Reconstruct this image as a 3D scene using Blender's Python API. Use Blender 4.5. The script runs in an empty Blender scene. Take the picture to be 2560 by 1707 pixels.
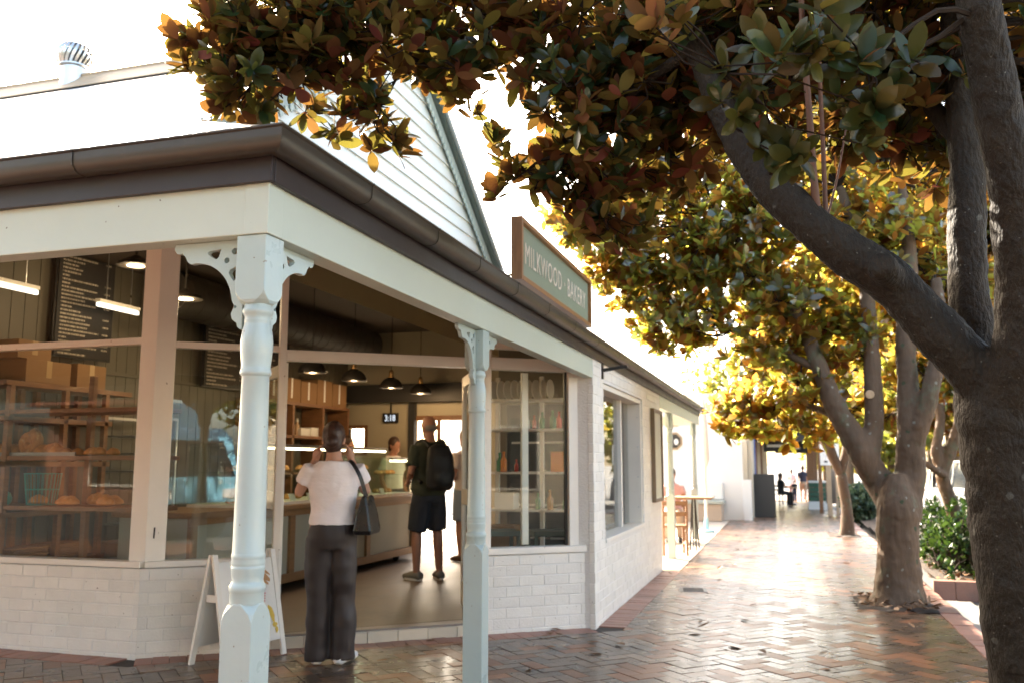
import bpy, bmesh, math, random
from mathutils import Vector, Matrix, noise
R = math.radians
rnd = random.Random(7)
S = bpy.context.scene
COL = S.collection

# ------------------------------------------------------------------ camera
YAW, PITCH, EYE, FPX = R(17.07), math.atan(305 / 2210.0), 1.4, 2210.0
cd = bpy.data.cameras.new('camera')
cd.sensor_width = 36.0
cd.lens = 36.0 * FPX / 2560.0
cd.clip_start, cd.clip_end = 0.05, 3000
cam = bpy.data.objects.new('camera', cd)
cam.location = (0, 0, EYE)
cam.rotation_euler = (R(90) + PITCH, 0, YAW)
COL.objects.link(cam)
S.camera = cam
cd.dof.use_dof = True
cd.dof.focus_distance = 3.7
cd.dof.aperture_fstop = 3.2

# ------------------------------------------------------------------ sky, sun, exposure
SUN_EL, SUN_AZ = R(31), R(-46)          # azimuth measured from +Y towards +X
sd = Vector((math.sin(SUN_AZ) * math.cos(SUN_EL), math.cos(SUN_AZ) * math.cos(SUN_EL), math.sin(SUN_EL)))
W = bpy.data.worlds.new('World'); S.world = W; W.use_nodes = True
nt = W.node_tree; nt.nodes.clear()
sky = nt.nodes.new('ShaderNodeTexSky'); sky.sky_type = 'NISHITA'; sky.sun_disc = False
sky.sun_elevation = SUN_EL; sky.sun_rotation = SUN_AZ
sky.air_density = 0.75; sky.dust_density = 3.5; sky.ozone_density = 0.0
bg = nt.nodes.new('ShaderNodeBackground'); bg.inputs[1].default_value = 0.15
wo = nt.nodes.new('ShaderNodeOutputWorld')
tint = nt.nodes.new('ShaderNodeMix'); tint.data_type = 'RGBA'; tint.blend_type = 'MULTIPLY'; tint.inputs[0].default_value = 1.0
tint.inputs[7].default_value = (1.06, 1.0, 0.86, 1)      # warm afternoon haze over the whole sky
nt.links.new(sky.outputs[0], tint.inputs[6]); nt.links.new(tint.outputs[2], bg.inputs[0]); nt.links.new(bg.outputs[0], wo.inputs[0])
sl = bpy.data.lights.new('sun', 'SUN'); sl.energy = 4.0; sl.angle = R(0.55); sl.color = (1.0, 0.90, 0.76)
so = bpy.data.objects.new('sun', sl); COL.objects.link(so)
so.rotation_euler = (-sd).to_track_quat('-Z', 'Y').to_euler()
so.location = sd * 60
S.view_settings.view_transform = 'Standard'
S.view_settings.look = 'None'
S.view_settings.exposure = 3.08
S.view_settings.gamma = 1.0
S.render.engine = 'CYCLES'
S.cycles.use_denoising = True
S.cycles.max_bounces = 10
S.cycles.diffuse_bounces = 4
S.cycles.glossy_bounces = 4
S.cycles.transmission_bounces = 4
S.cycles.transparent_max_bounces = 12
S.cycles.caustics_reflective = False
S.cycles.caustics_refractive = False
S.cycles.sample_clamp_indirect = 6.0

# ------------------------------------------------------------------ helpers
_fw = Vector((-math.sin(YAW) * math.cos(PITCH), math.cos(YAW) * math.cos(PITCH), math.sin(PITCH)))
_rt = Vector((math.cos(YAW), math.sin(YAW), 0)); _up = _rt.cross(_fw); _C = Vector((0, 0, EYE))
def ray(x, y):
    k = 2560 / 2352.0
    return _fw + _rt * ((x * k - 1280) / FPX) + _up * ((853.5 - y * k) / FPX)
def at(x, y, d):                       # surveyed point: direction and distance along the view axis
    return _C + ray(x, y) * d
def onp(x, y, ax, v):                  # surveyed point on an axis plane
    r = ray(x, y); return _C + r * ((v - _C[ax]) / r[ax])

OFF = {}
class MB:
    def __init__(s): s.v = []; s.f = []; s.m = []
    def add(s, vs, fs, mi=0):
        b = len(s.v); s.v += [Vector(p) for p in vs]; s.f += [tuple(i + b for i in f) for f in fs]; s.m += [mi] * len(fs); return s
    def box(s, lo, hi, mi=0):
        x0, y0, z0 = lo; x1, y1, z1 = hi
        return s.add([(x0,y0,z0),(x1,y0,z0),(x1,y1,z0),(x0,y1,z0),(x0,y0,z1),(x1,y0,z1),(x1,y1,z1),(x0,y1,z1)],
                     [(0,3,2,1),(4,5,6,7),(0,1,5,4),(1,2,6,5),(2,3,7,6),(3,0,4,7)], mi)
    def obox(s, o, a, b, c, mi=0):         # corner + three edge vectors (right handed)
        o, a, b, c = map(Vector, (o, a, b, c))
        vs = [o, o+a, o+a+b, o+b, o+c, o+a+c, o+a+b+c, o+b+c]
        fs = [(0,3,2,1),(4,5,6,7),(0,1,5,4),(1,2,6,5),(2,3,7,6),(3,0,4,7)]
        if a.cross(b).dot(c) < 0: fs = [f[::-1] for f in fs]
        return s.add(vs, fs, mi)
    def cbox(s, c, size, rz=0, mi=0):
        c = Vector(c); m = Matrix.Rotation(rz, 3, 'Z')
        a, b, h = m @ Vector((size[0],0,0)), m @ Vector((0,size[1],0)), Vector((0,0,size[2]))
        return s.obox(c - a/2 - b/2 - h/2, a, b, h, mi)
    def bar(s, p, q, w, h=None, mi=0, up=(0,0,1)):
        p, q = Vector(p), Vector(q); d = (q - p); h = h or w
        u = Vector(up)
        if abs(d.normalized().dot(u)) > .98: u = Vector((0,1,0))
        sx = d.cross(u).normalized() * w; sz = sx.cross(d).normalized() * h
        return s.obox(p - sx/2 - sz/2, sx, d, sz, mi)
    def tube(s, pts, rad, n=8, cap=True, mi=0):
        pts = [Vector(p) for p in pts]; b = len(s.v)
        if not isinstance(rad, (list, tuple)): rad = [rad] * len(pts)
        prev = None
        for i, p in enumerate(pts):
            d = (pts[min(i+1, len(pts)-1)] - pts[max(i-1, 0)])
            d = d.normalized() if d.length > 1e-9 else Vector((0,0,1))
            if prev is None:
                a = d.orthogonal().normalized()
            else:
                a = prev - d * prev.dot(d)
                a = a.normalized() if a.length > 1e-6 else d.orthogonal().normalized()
            prev = a; c = d.cross(a)
            for k in range(n):
                t = 2*math.pi*k/n
                s.v.append(p + (a*math.cos(t) + c*math.sin(t)) * rad[i])
        for i in range(len(pts)-1):
            for k in range(n):
                k2 = (k+1) % n
                s.f.append((b+i*n+k, b+i*n+k2, b+(i+1)*n+k2, b+(i+1)*n+k)); s.m.append(mi)
        if cap:
            s.f.append(tuple(b+k for k in range(n))[::-1]); s.m.append(mi)
            e = b+(len(pts)-1)*n
            s.f.append(tuple(e+k for k in range(n))); s.m.append(mi)
        return s
    def rings(s, rs, n=18, cap=True, mi=0):    # rs: (centre, rx, ry, rotation about z)
        b = len(s.v)
        for c, rx, ry, *o in rs:
            c = Vector(c); a = o[0] if o else 0
            for k in range(n):
                t = 2*math.pi*k/n; x, y = rx*math.cos(t), ry*math.sin(t)
                s.v.append(c + Vector((x*math.cos(a)-y*math.sin(a), x*math.sin(a)+y*math.cos(a), 0)))
        for i in range(len(rs)-1):
            for k in range(n):
                k2 = (k+1) % n
                s.f.append((b+i*n+k, b+i*n+k2, b+(i+1)*n+k2, b+(i+1)*n+k)); s.m.append(mi)
        if cap:
            s.f.append(tuple(b+k for k in range(n))[::-1]); s.m.append(mi)
            e = b+(len(rs)-1)*n
            s.f.append(tuple(e+k for k in range(n))); s.m.append(mi)
        return s
    def lathe(s, prof, c=(0,0,0), n=24, mi=0):  # prof: (r, z) bottom to top
        c = Vector(c)
        return s.rings([(c + Vector((0,0,z)), max(r, 1e-4), max(r, 1e-4)) for r, z in prof], n, True, mi)
    def ell(s, c, r, n=14, m=10, mi=0, rot=None):
        b = len(s.v); c = Vector(c)
        for i in range(m+1):
            t = math.pi*i/m; z = -math.cos(t); q = max(math.sin(t), 1e-3)
            for k in range(n):
                a = 2*math.pi*k/n
                p = Vector((r[0]*q*math.cos(a), r[1]*q*math.sin(a), r[2]*z))
                if rot is not None: p = rot @ p
                s.v.append(c + p)
        for i in range(m):
            for k in range(n):
                k2 = (k+1) % n
                s.f.append((b+i*n+k, b+i*n+k2, b+(i+1)*n+k2, b+(i+1)*n+k)); s.m.append(mi)
        return s
    def prism(s, poly, o, a, b, c, mi=0):       # 2-D polygon in frame o + a*x + b*y, extruded by vector c
        o, a, b, c = map(Vector, (o, a, b, c)); n = len(poly)
        vs = [o + a*x + b*y for x, y in poly]; vs += [p + c for p in vs]
        area = sum(poly[i][0]*poly[(i+1)%n][1] - poly[(i+1)%n][0]*poly[i][1] for i in range(n))
        fs = [tuple(range(n))[::-1], tuple(range(n, 2*n))] + [(i, (i+1)%n, n+(i+1)%n, n+i) for i in range(n)]
        if (a.cross(b).dot(c) < 0) != (area < 0): fs = [f[::-1] for f in fs]
        return s.add(vs, fs, mi)
    def mesh(s, name, mats, off=Vector((0,0,0)), smooth=False):
        me = bpy.data.meshes.new(name)
        me.from_pydata([p - off for p in s.v], [], s.f)
        for m in (mats if isinstance(mats, (list, tuple)) else [mats]): me.materials.append(m)
        if any(s.m): me.polygons.foreach_set('material_index', s.m)
        if smooth:
            me.polygons.foreach_set('use_smooth', [True]*len(me.polygons))
        me.update(); return me
    def build(s, name, mats, parent=None, bevel=0, smooth=False, local=False, angle=40):
        off = Vector((0,0,0)) if (parent is None or local) else OFF.get(parent.name, Vector((0,0,0)))
        me = s.mesh(name, mats, off, smooth)
        if smooth and angle < 180: auto(me, angle)
        o = bpy.data.objects.new(name, me); COL.objects.link(o)
        if parent is not None:
            o.parent = parent; OFF[o.name] = OFF.get(parent.name, Vector((0,0,0))).copy()
        if bevel:
            bv = o.modifiers.new('bevel', 'BEVEL'); bv.width = bevel; bv.segments = 2; bv.limit_method = 'ANGLE'; bv.angle_limit = R(35)
        return o
def auto(me, ang):
    bm = bmesh.new(); bm.from_mesh(me); c = R(ang)
    for e in bm.edges:
        if len(e.link_faces) == 2 and e.calc_face_angle(0) > c: e.smooth = False
    bm.to_mesh(me); bm.free()
def thing(name, label, cat, loc=(0,0,0), rz=0, group=None):
    o = bpy.data.objects.new(name, None); COL.objects.link(o)
    o.location = loc; o.rotation_euler = (0, 0, rz); o.empty_display_size = .1
    OFF[o.name] = Vector(loc)
    tag(o, label, cat, group); return o
def tag(o, label=None, cat=None, group=None, kind=None):
    if label: o['label'] = label
    if cat: o['category'] = cat
    if group: o['group'] = group
    if kind: o['kind'] = kind
    return o
def piece(name, me, parent, loc, rot=(0,0,0), scale=(1,1,1)):   # shared mesh data
    o = bpy.data.objects.new(name, me); COL.objects.link(o)
    o.parent = parent; o.location = Vector(loc) - OFF.get(parent.name, Vector((0,0,0)))
    o.rotation_euler = rot; o.scale = scale; return o
def empty_part(name, parent):
    o = bpy.data.objects.new(name, None); COL.objects.link(o); o.parent = parent
    OFF[o.name] = OFF[parent.name].copy(); return o
def copy_tree(o, loc, rz, label, parent=None):
    c = o.copy(); COL.objects.link(c)
    if parent is None:
        c.location = loc; c.rotation_euler = (0, 0, rz); c['label'] = label
    else: c.parent = parent
    for ch in list(o.children): copy_tree(ch, None, None, None, c)
    return c
def remesh(o, vox, it=8, disp=0, dscale=.12):
    m = o.modifiers.new('remesh', 'REMESH'); m.mode = 'VOXEL'; m.voxel_size = vox; m.use_smooth_shade = True
    k = o.modifiers.new('smooth', 'SMOOTH'); k.factor = .5; k.iterations = it
    if disp:
        t = bpy.data.textures.new('folds', 'CLOUDS'); t.noise_scale = dscale; t.noise_depth = 1
        d = o.modifiers.new('folds', 'DISPLACE'); d.texture = t; d.strength = disp; d.mid_level = .5; d.texture_coords = 'GLOBAL'
    return o
def split_islands(me, name, mt, parent, loc, rot=(0,0,0)):
    # one object for every separate character
    bm = bmesh.new(); bm.from_mesh(me); bm.verts.ensure_lookup_table(); seen = set()
    for v in bm.verts:
        if v.index in seen: continue
        st = [v]; isl = []; seen.add(v.index)
        while st:
            q = st.pop(); isl.append(q)
            for e in q.link_edges:
                w = e.other_vert(q)
                if w.index not in seen: seen.add(w.index); st.append(w)
        idx = {q.index: i for i, q in enumerate(isl)}
        fs = {f.index: [idx[w.index] for w in f.verts] for q in isl for f in q.link_faces}
        m = bpy.data.meshes.new(name); m.from_pydata([q.co[:] for q in isl], [], list(fs.values())); m.materials.append(mt)
        o = bpy.data.objects.new(name, m); COL.objects.link(o); o.parent = parent; o.location = loc; o.rotation_euler = rot
    bm.free()
def text_mesh(txt, size, ext=.002, sx=1.0, space=1.0, align='CENTER'):
    c = bpy.data.curves.new('lettering', 'FONT'); c.body = txt; c.size = size; c.extrude = ext; c.align_x = align
    c.space_character = space; c.resolution_u = 3
    o = bpy.data.objects.new('lettering', c); COL.objects.link(o)
    dg = bpy.context.evaluated_depsgraph_get()
    me = bpy.data.meshes.new_from_object(o.evaluated_get(dg)); bpy.data.objects.remove(o)
    for v in me.vertices: v.co.x *= sx
    return me
def smooth(pts, k=5):
    P = [Vector(p[:3]) for p in pts]; rr = [p[3] for p in pts]; out = []; ro = []
    for i in range(len(P)-1):
        p0, p1, p2, p3 = P[max(i-1,0)], P[i], P[i+1], P[min(i+2,len(P)-1)]
        for j in range(k):
            t = j/k
            out.append(.5*((2*p1)+(p2-p0)*t+(2*p0-5*p1+4*p2-p3)*t*t+(3*p1-p0-3*p2+p3)*t**3)); ro.append(rr[i]+(rr[i+1]-rr[i])*t)
    out.append(P[-1]); ro.append(rr[-1]); return out, ro
# ------------------------------------------------------------------ materials
def nodes(name):
    m = bpy.data.materials.new(name); m.use_nodes = True; t = m.node_tree; t.nodes.clear()
    out = t.nodes.new('ShaderNodeOutputMaterial'); return m, t, out
def N(t, kind, **kw):
    n = t.nodes.new(kind)
    for k, v in kw.items():
        if k.startswith('i_'):
            key = k[2:]; n.inputs[int(key) if key.isdigit() else key].default_value = v
        else: setattr(n, k, v)
    return n
def c4(c): return (c[0], c[1], c[2], 1)
def mat(name, col, rough=.5, var=.12, vs=3.0, bump=.15, bs=40, metal=0, spec=.5, coat=0, rand=0, stain=None, st=(.56,.72), ss=1.7,
        spots=None, emit=None, es=0, stretch=(1,1,1), grain=0, rvar=.1, sheen=0, bd=.01):
    m, t, out = nodes(name); L = t.links.new
    p = N(t, 'ShaderNodeBsdfPrincipled'); L(p.outputs[0], out.inputs[0])
    p.inputs['Metallic'].default_value = metal; p.inputs['Specular IOR Level'].default_value = spec
    p.inputs['Coat Weight'].default_value = coat; p.inputs['Coat Roughness'].default_value = .15
    if sheen: p.inputs['Sheen Weight'].default_value = sheen
    geo = N(t, 'ShaderNodeNewGeometry'); mp = N(t, 'ShaderNodeMapping'); mp.inputs['Scale'].default_value = stretch
    L(geo.outputs['Position'], mp.inputs[0])
    n1 = N(t, 'ShaderNodeTexNoise', i_Scale=vs, i_Detail=5.0, i_Roughness=.6); L(mp.outputs[0], n1.inputs['Vector'])
    mx = N(t, 'ShaderNodeMix', data_type='RGBA'); L(n1.outputs['Fac'], mx.inputs[0])
    lo = [max(0, x*(1-var*1.6)) for x in col]; hi = [min(1, x*(1+var*1.2)) for x in col]
    mx.inputs[6].default_value = c4(lo); mx.inputs[7].default_value = c4(hi); last = mx.outputs[2]
    if rand:
        oi = N(t, 'ShaderNodeObjectInfo')
        a = N(t, 'ShaderNodeMath', operation='ADD'); L(oi.outputs['Random'], a.inputs[0]); L(geo.outputs['Random Per Island'], a.inputs[1])
        fr = N(t, 'ShaderNodeMath', operation='FRACT'); L(a.outputs[0], fr.inputs[0])
        mr = N(t, 'ShaderNodeMapRange'); mr.inputs[3].default_value = 1-rand; mr.inputs[4].default_value = 1+rand*.8; L(fr.outputs[0], mr.inputs[0])
        hs = N(t, 'ShaderNodeHueSaturation'); L(mr.outputs[0], hs.inputs['Value']); L(last, hs.inputs['Color']); last = hs.outputs[0]
    if stain:
        n2 = N(t, 'ShaderNodeTexNoise', i_Scale=ss, i_Detail=7.0, i_Roughness=.7); L(geo.outputs['Position'], n2.inputs['Vector'])
        r2 = N(t, 'ShaderNodeMapRange'); r2.inputs[1].default_value = st[0]; r2.inputs[2].default_value = st[1]; L(n2.outputs['Fac'], r2.inputs[0])
        m2 = N(t, 'ShaderNodeMix', data_type='RGBA'); L(r2.outputs[0], m2.inputs[0]); L(last, m2.inputs[6]); m2.inputs[7].default_value = c4(stain); last = m2.outputs[2]
    for sc_, rad, keep, cc in (spots or ()):
        vo = N(t, 'ShaderNodeTexVoronoi', i_Scale=sc_); nd = N(t, 'ShaderNodeTexNoise', i_Scale=sc_*3, i_Detail=2.0)
        L(geo.outputs['Position'], nd.inputs['Vector']); ad = N(t, 'ShaderNodeVectorMath', operation='MULTIPLY_ADD'); ad.inputs[1].default_value = (.35/sc_,)*3
        L(nd.outputs['Color'], ad.inputs[0]); L(geo.outputs['Position'], ad.inputs[2]); L(ad.outputs[0], vo.inputs['Vector'])
        sx_ = N(t, 'ShaderNodeSeparateXYZ'); L(vo.outputs['Color'], sx_.inputs[0])
        lt = N(t, 'ShaderNodeMapRange'); lt.inputs[1].default_value = rad; lt.inputs[2].default_value = rad*.75; L(vo.outputs['Distance'], lt.inputs[0])
        kp = N(t, 'ShaderNodeMath', operation='LESS_THAN'); kp.inputs[1].default_value = keep; L(sx_.outputs[0], kp.inputs[0])
        mu = N(t, 'ShaderNodeMath', operation='MULTIPLY'); L(lt.outputs[0], mu.inputs[0]); L(kp.outputs[0], mu.inputs[1])
        m4 = N(t, 'ShaderNodeMix', data_type='RGBA'); L(mu.outputs[0], m4.inputs[0]); L(last, m4.inputs[6]); m4.inputs[7].default_value = c4(cc); last = m4.outputs[2]
    L(last, p.inputs['Base Color'])
    rr = N(t, 'ShaderNodeMapRange'); rr.inputs[3].default_value = max(.03, rough-rvar); rr.inputs[4].default_value = min(1, rough+rvar)
    L(n1.outputs['Fac'], rr.inputs[0]); L(rr.outputs[0], p.inputs['Roughness'])
    if bump:
        n3 = N(t, 'ShaderNodeTexNoise', i_Scale=bs, i_Detail=4.0); L(mp.outputs[0], n3.inputs['Vector'])
        b = N(t, 'ShaderNodeBump', i_Strength=bump, i_Distance=bd); L(n3.outputs['Fac'], b.inputs['Height']); L(b.outputs[0], p.inputs['Normal'])
    if emit:
        p.inputs['Emission Color'].default_value = c4(emit); p.inputs['Emission Strength'].default_value = es
    return m
def glow(name, col, s):
    m, t, out = nodes(name); e = N(t, 'ShaderNodeEmission', i_Color=c4(col), i_Strength=s); t.links.new(e.outputs[0], out.inputs[0]); return m
def glass(name, tint=(.93,.95,.94), f0=.015, k=.75):
    m, t, out = nodes(name); L = t.links.new
    tr = N(t, 'ShaderNodeBsdfTransparent', i_Color=c4(tint)); gl = N(t, 'ShaderNodeBsdfGlossy', i_Roughness=.01)
    lw = N(t, 'ShaderNodeLayerWeight', i_Blend=.5)
    pw = N(t, 'ShaderNodeMath', operation='POWER'); pw.inputs[1].default_value = 5; L(lw.outputs['Facing'], pw.inputs[0])
    ma = N(t, 'ShaderNodeMath', operation='MULTIPLY_ADD'); ma.inputs[1].default_value = k; ma.inputs[2].default_value = f0; L(pw.outputs[0], ma.inputs[0])
    mx = N(t, 'ShaderNodeMixShader'); L(ma.outputs[0], mx.inputs[0]); L(tr.outputs[0], mx.inputs[1]); L(gl.outputs[0], mx.inputs[2]); L(mx.outputs[0], out.inputs[0])
    return m
def leafmat(name, top, under, trans, tw=.4, hv=.06, gl=.10, vv=.45):
    m, t, out = nodes(name); L = t.links.new
    geo = N(t, 'ShaderNodeNewGeometry'); oi = N(t, 'ShaderNodeObjectInfo')
    a = N(t, 'ShaderNodeMath', operation='ADD'); L(oi.outputs['Random'], a.inputs[0]); L(geo.outputs['Random Per Island'], a.inputs[1])
    fr = N(t, 'ShaderNodeMath', operation='FRACT'); L(a.outputs[0], fr.inputs[0])
    a2 = N(t, 'ShaderNodeMath', operation='MULTIPLY'); a2.inputs[1].default_value = 7.31; L(fr.outputs[0], a2.inputs[0])
    f2 = N(t, 'ShaderNodeMath', operation='FRACT'); L(a2.outputs[0], f2.inputs[0])
    a3 = N(t, 'ShaderNodeMath', operation='MULTIPLY'); a3.inputs[1].default_value = 13.7; L(fr.outputs[0], a3.inputs[0])
    f3 = N(t, 'ShaderNodeMath', operation='FRACT'); L(a3.outputs[0], f3.inputs[0])
    def vary(col, srcv, srch):
        hs = N(t, 'ShaderNodeHueSaturation'); hs.inputs['Color'].default_value = c4(col)
        mv = N(t, 'ShaderNodeMapRange'); mv.inputs[3].default_value = 1-vv; mv.inputs[4].default_value = 1+vv; L(srcv, mv.inputs[0]); L(mv.outputs[0], hs.inputs['Value'])
        mh = N(t, 'ShaderNodeMapRange'); mh.inputs[3].default_value = .5-hv; mh.inputs[4].default_value = .5+hv; L(srch, mh.inputs[0]); L(mh.outputs[0], hs.inputs['Hue'])
        return hs.outputs[0]
    ct, cu = vary(top, fr.outputs[0], f2.outputs[0]), vary(under, f2.outputs[0], f3.outputs[0])
    # light shining through: mostly golden brown with some yellow green leaves
    cr = N(t, 'ShaderNodeMix', data_type='RGBA'); cr.inputs[6].default_value = c4(trans[0]); cr.inputs[7].default_value = c4(trans[1])
    st = N(t, 'ShaderNodeMapRange'); st.inputs[1].default_value = .35; st.inputs[2].default_value = .75; L(f3.outputs[0], st.inputs[0]); L(st.outputs[0], cr.inputs[0])
    mc = N(t, 'ShaderNodeMix', data_type='RGBA'); L(geo.outputs['Backfacing'], mc.inputs[0]); L(ct, mc.inputs[6]); L(cu, mc.inputs[7])
    df = N(t, 'ShaderNodeBsdfDiffuse'); L(mc.outputs[2], df.inputs[0])
    tl = N(t, 'ShaderNodeBsdfTranslucent'); L(cr.outputs[2], tl.inputs[0])
    m1 = N(t, 'ShaderNodeMixShader', i_0=tw); L(df.outputs[0], m1.inputs[1]); L(tl.outputs[0], m1.inputs[2])
    gs = N(t, 'ShaderNodeBsdfGlossy', i_Roughness=.2, i_Color=(1,1,1,1))
    lw = N(t, 'ShaderNodeLayerWeight', i_Blend=.5); pw = N(t, 'ShaderNodeMath', operation='POWER'); pw.inputs[1].default_value = 4; L(lw.outputs['Facing'], pw.inputs[0])
    ma = N(t, 'ShaderNodeMath', operation='MULTIPLY_ADD'); ma.inputs[1].default_value = gl*2.6; ma.inputs[2].default_value = gl*.3; L(pw.outputs[0], ma.inputs[0])
    inv = N(t, 'ShaderNodeMath', operation='SUBTRACT'); inv.inputs[0].default_value = 1.0; L(geo.outputs['Backfacing'], inv.inputs[1])
    mm = N(t, 'ShaderNodeMath', operation='MULTIPLY'); L(ma.outputs[0], mm.inputs[0]); L(inv.outputs[0], mm.inputs[1])
    m2 = N(t, 'ShaderNodeMixShader'); L(mm.outputs[0], m2.inputs[0]); L(m1.outputs[0], m2.inputs[1]); L(gs.outputs[0], m2.inputs[2])
    L(m2.outputs[0], out.inputs[0]); return m
def menumat(name, bgc, ink, rows, cols=11, axis=0):
    # rows of small chalk-like lettering too far off to read
    m, t, out = nodes(name); L = t.links.new
    p = N(t, 'ShaderNodeBsdfPrincipled', i_Roughness=.7); L(p.outputs[0], out.inputs[0])
    tc = N(t, 'ShaderNodeTexCoord'); sp = N(t, 'ShaderNodeSeparateXYZ'); L(tc.outputs['Generated'], sp.inputs[0])
    def mth(op, a, b=None, c=None):
        n = N(t, 'ShaderNodeMath', operation=op)
        for i, q in enumerate((a, b, c)):
            if q is None: continue
            if isinstance(q, (int, float)): n.inputs[i].default_value = q
            else: L(q, n.inputs[i])
        return n.outputs[0]
    z = mth('MULTIPLY', sp.outputs[2], rows); x = sp.outputs[axis]
    row = mth('FLOOR', z); fz = mth('FRACT', z)
    on = mth('MULTIPLY', mth('GREATER_THAN', fz, .35), mth('LESS_THAN', fz, .8))
    wn = N(t, 'ShaderNodeTexWhiteNoise', noise_dimensions='1D'); L(row, wn.inputs['W'])
    ln = mth('MULTIPLY_ADD', wn.outputs['Value'], .62, .18)
    inx = mth('MULTIPLY', mth('GREATER_THAN', x, .06), mth('LESS_THAN', x, ln))
    pr = mth('MULTIPLY', mth('GREATER_THAN', x, .82), mth('MULTIPLY', mth('LESS_THAN', x, .93), mth('GREATER_THAN', wn.outputs['Value'], .6)))
    inx = mth('MAXIMUM', inx, pr)
    cb = N(t, 'ShaderNodeCombineXYZ'); L(mth('MULTIPLY', x, cols*9.0), cb.inputs[0]); L(row, cb.inputs[1])
    wv = N(t, 'ShaderNodeTexNoise', i_Scale=1.0, i_Detail=1.0); L(cb.outputs[0], wv.inputs['Vector'])
    let = mth('GREATER_THAN', wv.outputs['Fac'], .47)
    f = mth('MULTIPLY', mth('MULTIPLY', on, inx), let)
    mx = N(t, 'ShaderNodeMix', data_type='RGBA'); L(f, mx.inputs[0]); mx.inputs[6].default_value = c4(bgc); mx.inputs[7].default_value = c4(ink)
    L(mx.outputs[2], p.inputs['Base Color']); return m

MINT = mat('pale mint paint', (.50,.555,.485), .38, spots=((11,.10,.12,(.22,.20,.16)),(40,.16,.06,(.16,.14,.11))), var=.05, vs=2.2, bump=.08, bs=25, stain=(.40,.39,.30), st=(.66,.86), ss=2.3)
MINT2 = mat('pale mint post enamel', (.41,.495,.48), .30, spots=((16,.09,.12,(.26,.25,.20)),(60,.2,.05,(.2,.18,.14))), var=.05, vs=4, bump=.10, bs=26, coat=.1, stain=(.30,.32,.27), st=(.66,.88), ss=7)
WHITE = mat('white paint', (.80,.76,.69), .42, spots=((14,.09,.10,(.30,.25,.2)),), var=.05, vs=3, bump=.08, bs=30, stain=(.52,.47,.40), st=(.64,.85), ss=3.1)
WBRICK = mat('white painted brick', (.80,.77,.71), .50, spots=((15,.09,.10,(.22,.16,.12)),(6,.16,.16,(.60,.55,.48)),(45,.2,.05,(.3,.25,.2))), var=.06, vs=9, bump=.35, bs=70, rand=.05, stain=(.55,.50,.44), st=(.66,.82), ss=4.5)
WMORT = mat('white painted mortar', (.76,.74,.70), .6, var=.06, vs=9, bump=.5, bs=60, stain=(.5,.45,.40), st=(.62,.8), ss=4.5)
BOARD = mat('weatherboard cream', (.78,.78,.72), .45, var=.04, vs=2, bump=.06, bs=20, stretch=(1,.2,1), stain=(.6,.58,.46), st=(.65,.85))
CAULK = mat('weathered board edge', (.46,.40,.24), .7)
GUTTER = mat('bronze brown gutter', (.040,.031,.022), .40, var=.15, vs=5, bump=.05, bs=20, spec=.5, stain=(.075,.058,.042), st=(.55,.8), ss=5, coat=.0)
FASCIA = mat('plum brown fascia', (.021,.013,.014), .45, var=.12, vs=4, bump=.06, bs=25, stain=(.04,.028,.022), st=(.62,.85), ss=3)
ROOF = mat('weathered zinc sheet', (.74,.74,.73), .40, var=.08, vs=1.2, bump=.03, bs=15, metal=.85, stain=(.62,.58,.52), st=(.6,.85), ss=1.2)
RIDGE = mat('dull cream ridge flashing', (.42,.31,.20), .6, var=.2, stain=(.3,.2,.12), st=(.58,.8), ss=3)
STEEL = mat('galvanised steel', (.55,.55,.54), .3, metal=.9, var=.1)
DARKM = mat('black painted metal', (.015,.015,.015), .4, bump=.05)
SOFFIT = mat('brown soffit boards', (.42,.30,.22), .6, var=.12)
GLASS = glass('window glass'); GLASR = glass('boosted reflective glass', (.90,.92,.91), .05, .8)  # second glass: reflection strength raised so its panes mirror the street
CABG = glass('display glass', (.90,.96,.93), .05)
TIMBER = mat('brown shelf timber', (.22,.10,.04), .5, var=.3, vs=7, stretch=(1,1,6), bump=.15)
PINE = mat('warm counter timber', (.30,.17,.08), .45, var=.25, vs=6, stretch=(5,.6,5), bump=.12)
PALE = mat('grey green beadboard', (.42,.44,.38), .5, var=.05)
WALLI = mat('inside wall cream', (.46,.40,.28), .6, var=.05)
WALLG = mat('inside panelling olive grey', (.12,.105,.075), .6, var=.06)
CEILI = mat('dark brown ceiling', (.09,.07,.055), .7, var=.1)
BLACK = mat('black bulkhead', (.02,.018,.016), .6)
FLOORI = mat('worn brown vinyl floor', (.135,.092,.058), .55, var=.25, vs=2.2, stretch=(4,.5,1), bump=.05, stain=(.08,.055,.038), st=(.5,.75), ss=2)
TILE = mat('cream step tile', (.55,.49,.39), .35, var=.08, stain=(.32,.27,.2), st=(.6,.8), ss=5, rand=.08)
PAVER = mat('worn brick paver', (.115,.066,.036), .30, spots=((5,.13,.16,(.035,.03,.027)),(9,.10,.10,(.24,.20,.16))), var=.4, vs=6, bump=.4, bs=70, rand=.5, stain=(.045,.038,.034), st=(.45,.75), ss=3.2, rvar=.16, spec=.5, coat=.25)
PAVER2 = mat('orange brick paver', (.23,.095,.043), .35, var=.3, vs=6, bump=.25, bs=55, rand=.35, stain=(.10,.06,.045), st=(.5,.75), ss=3.0, rvar=.1)
PBORD = mat('pink red border brick', (.30,.135,.095), .42, var=.18, vs=8, bump=.2, bs=50, rand=.25, stain=(.14,.085,.065), st=(.55,.8), ss=4)
GROUT = mat('dark sandy joint', (.060,.048,.038), .9, var=.3, vs=20, bump=.4, bs=90)
ASPH = mat('asphalt', (.13,.125,.115), .75, var=.25, vs=12, bump=.5, bs=160, stain=(.17,.16,.15), st=(.5,.8), ss=.7)
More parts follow.
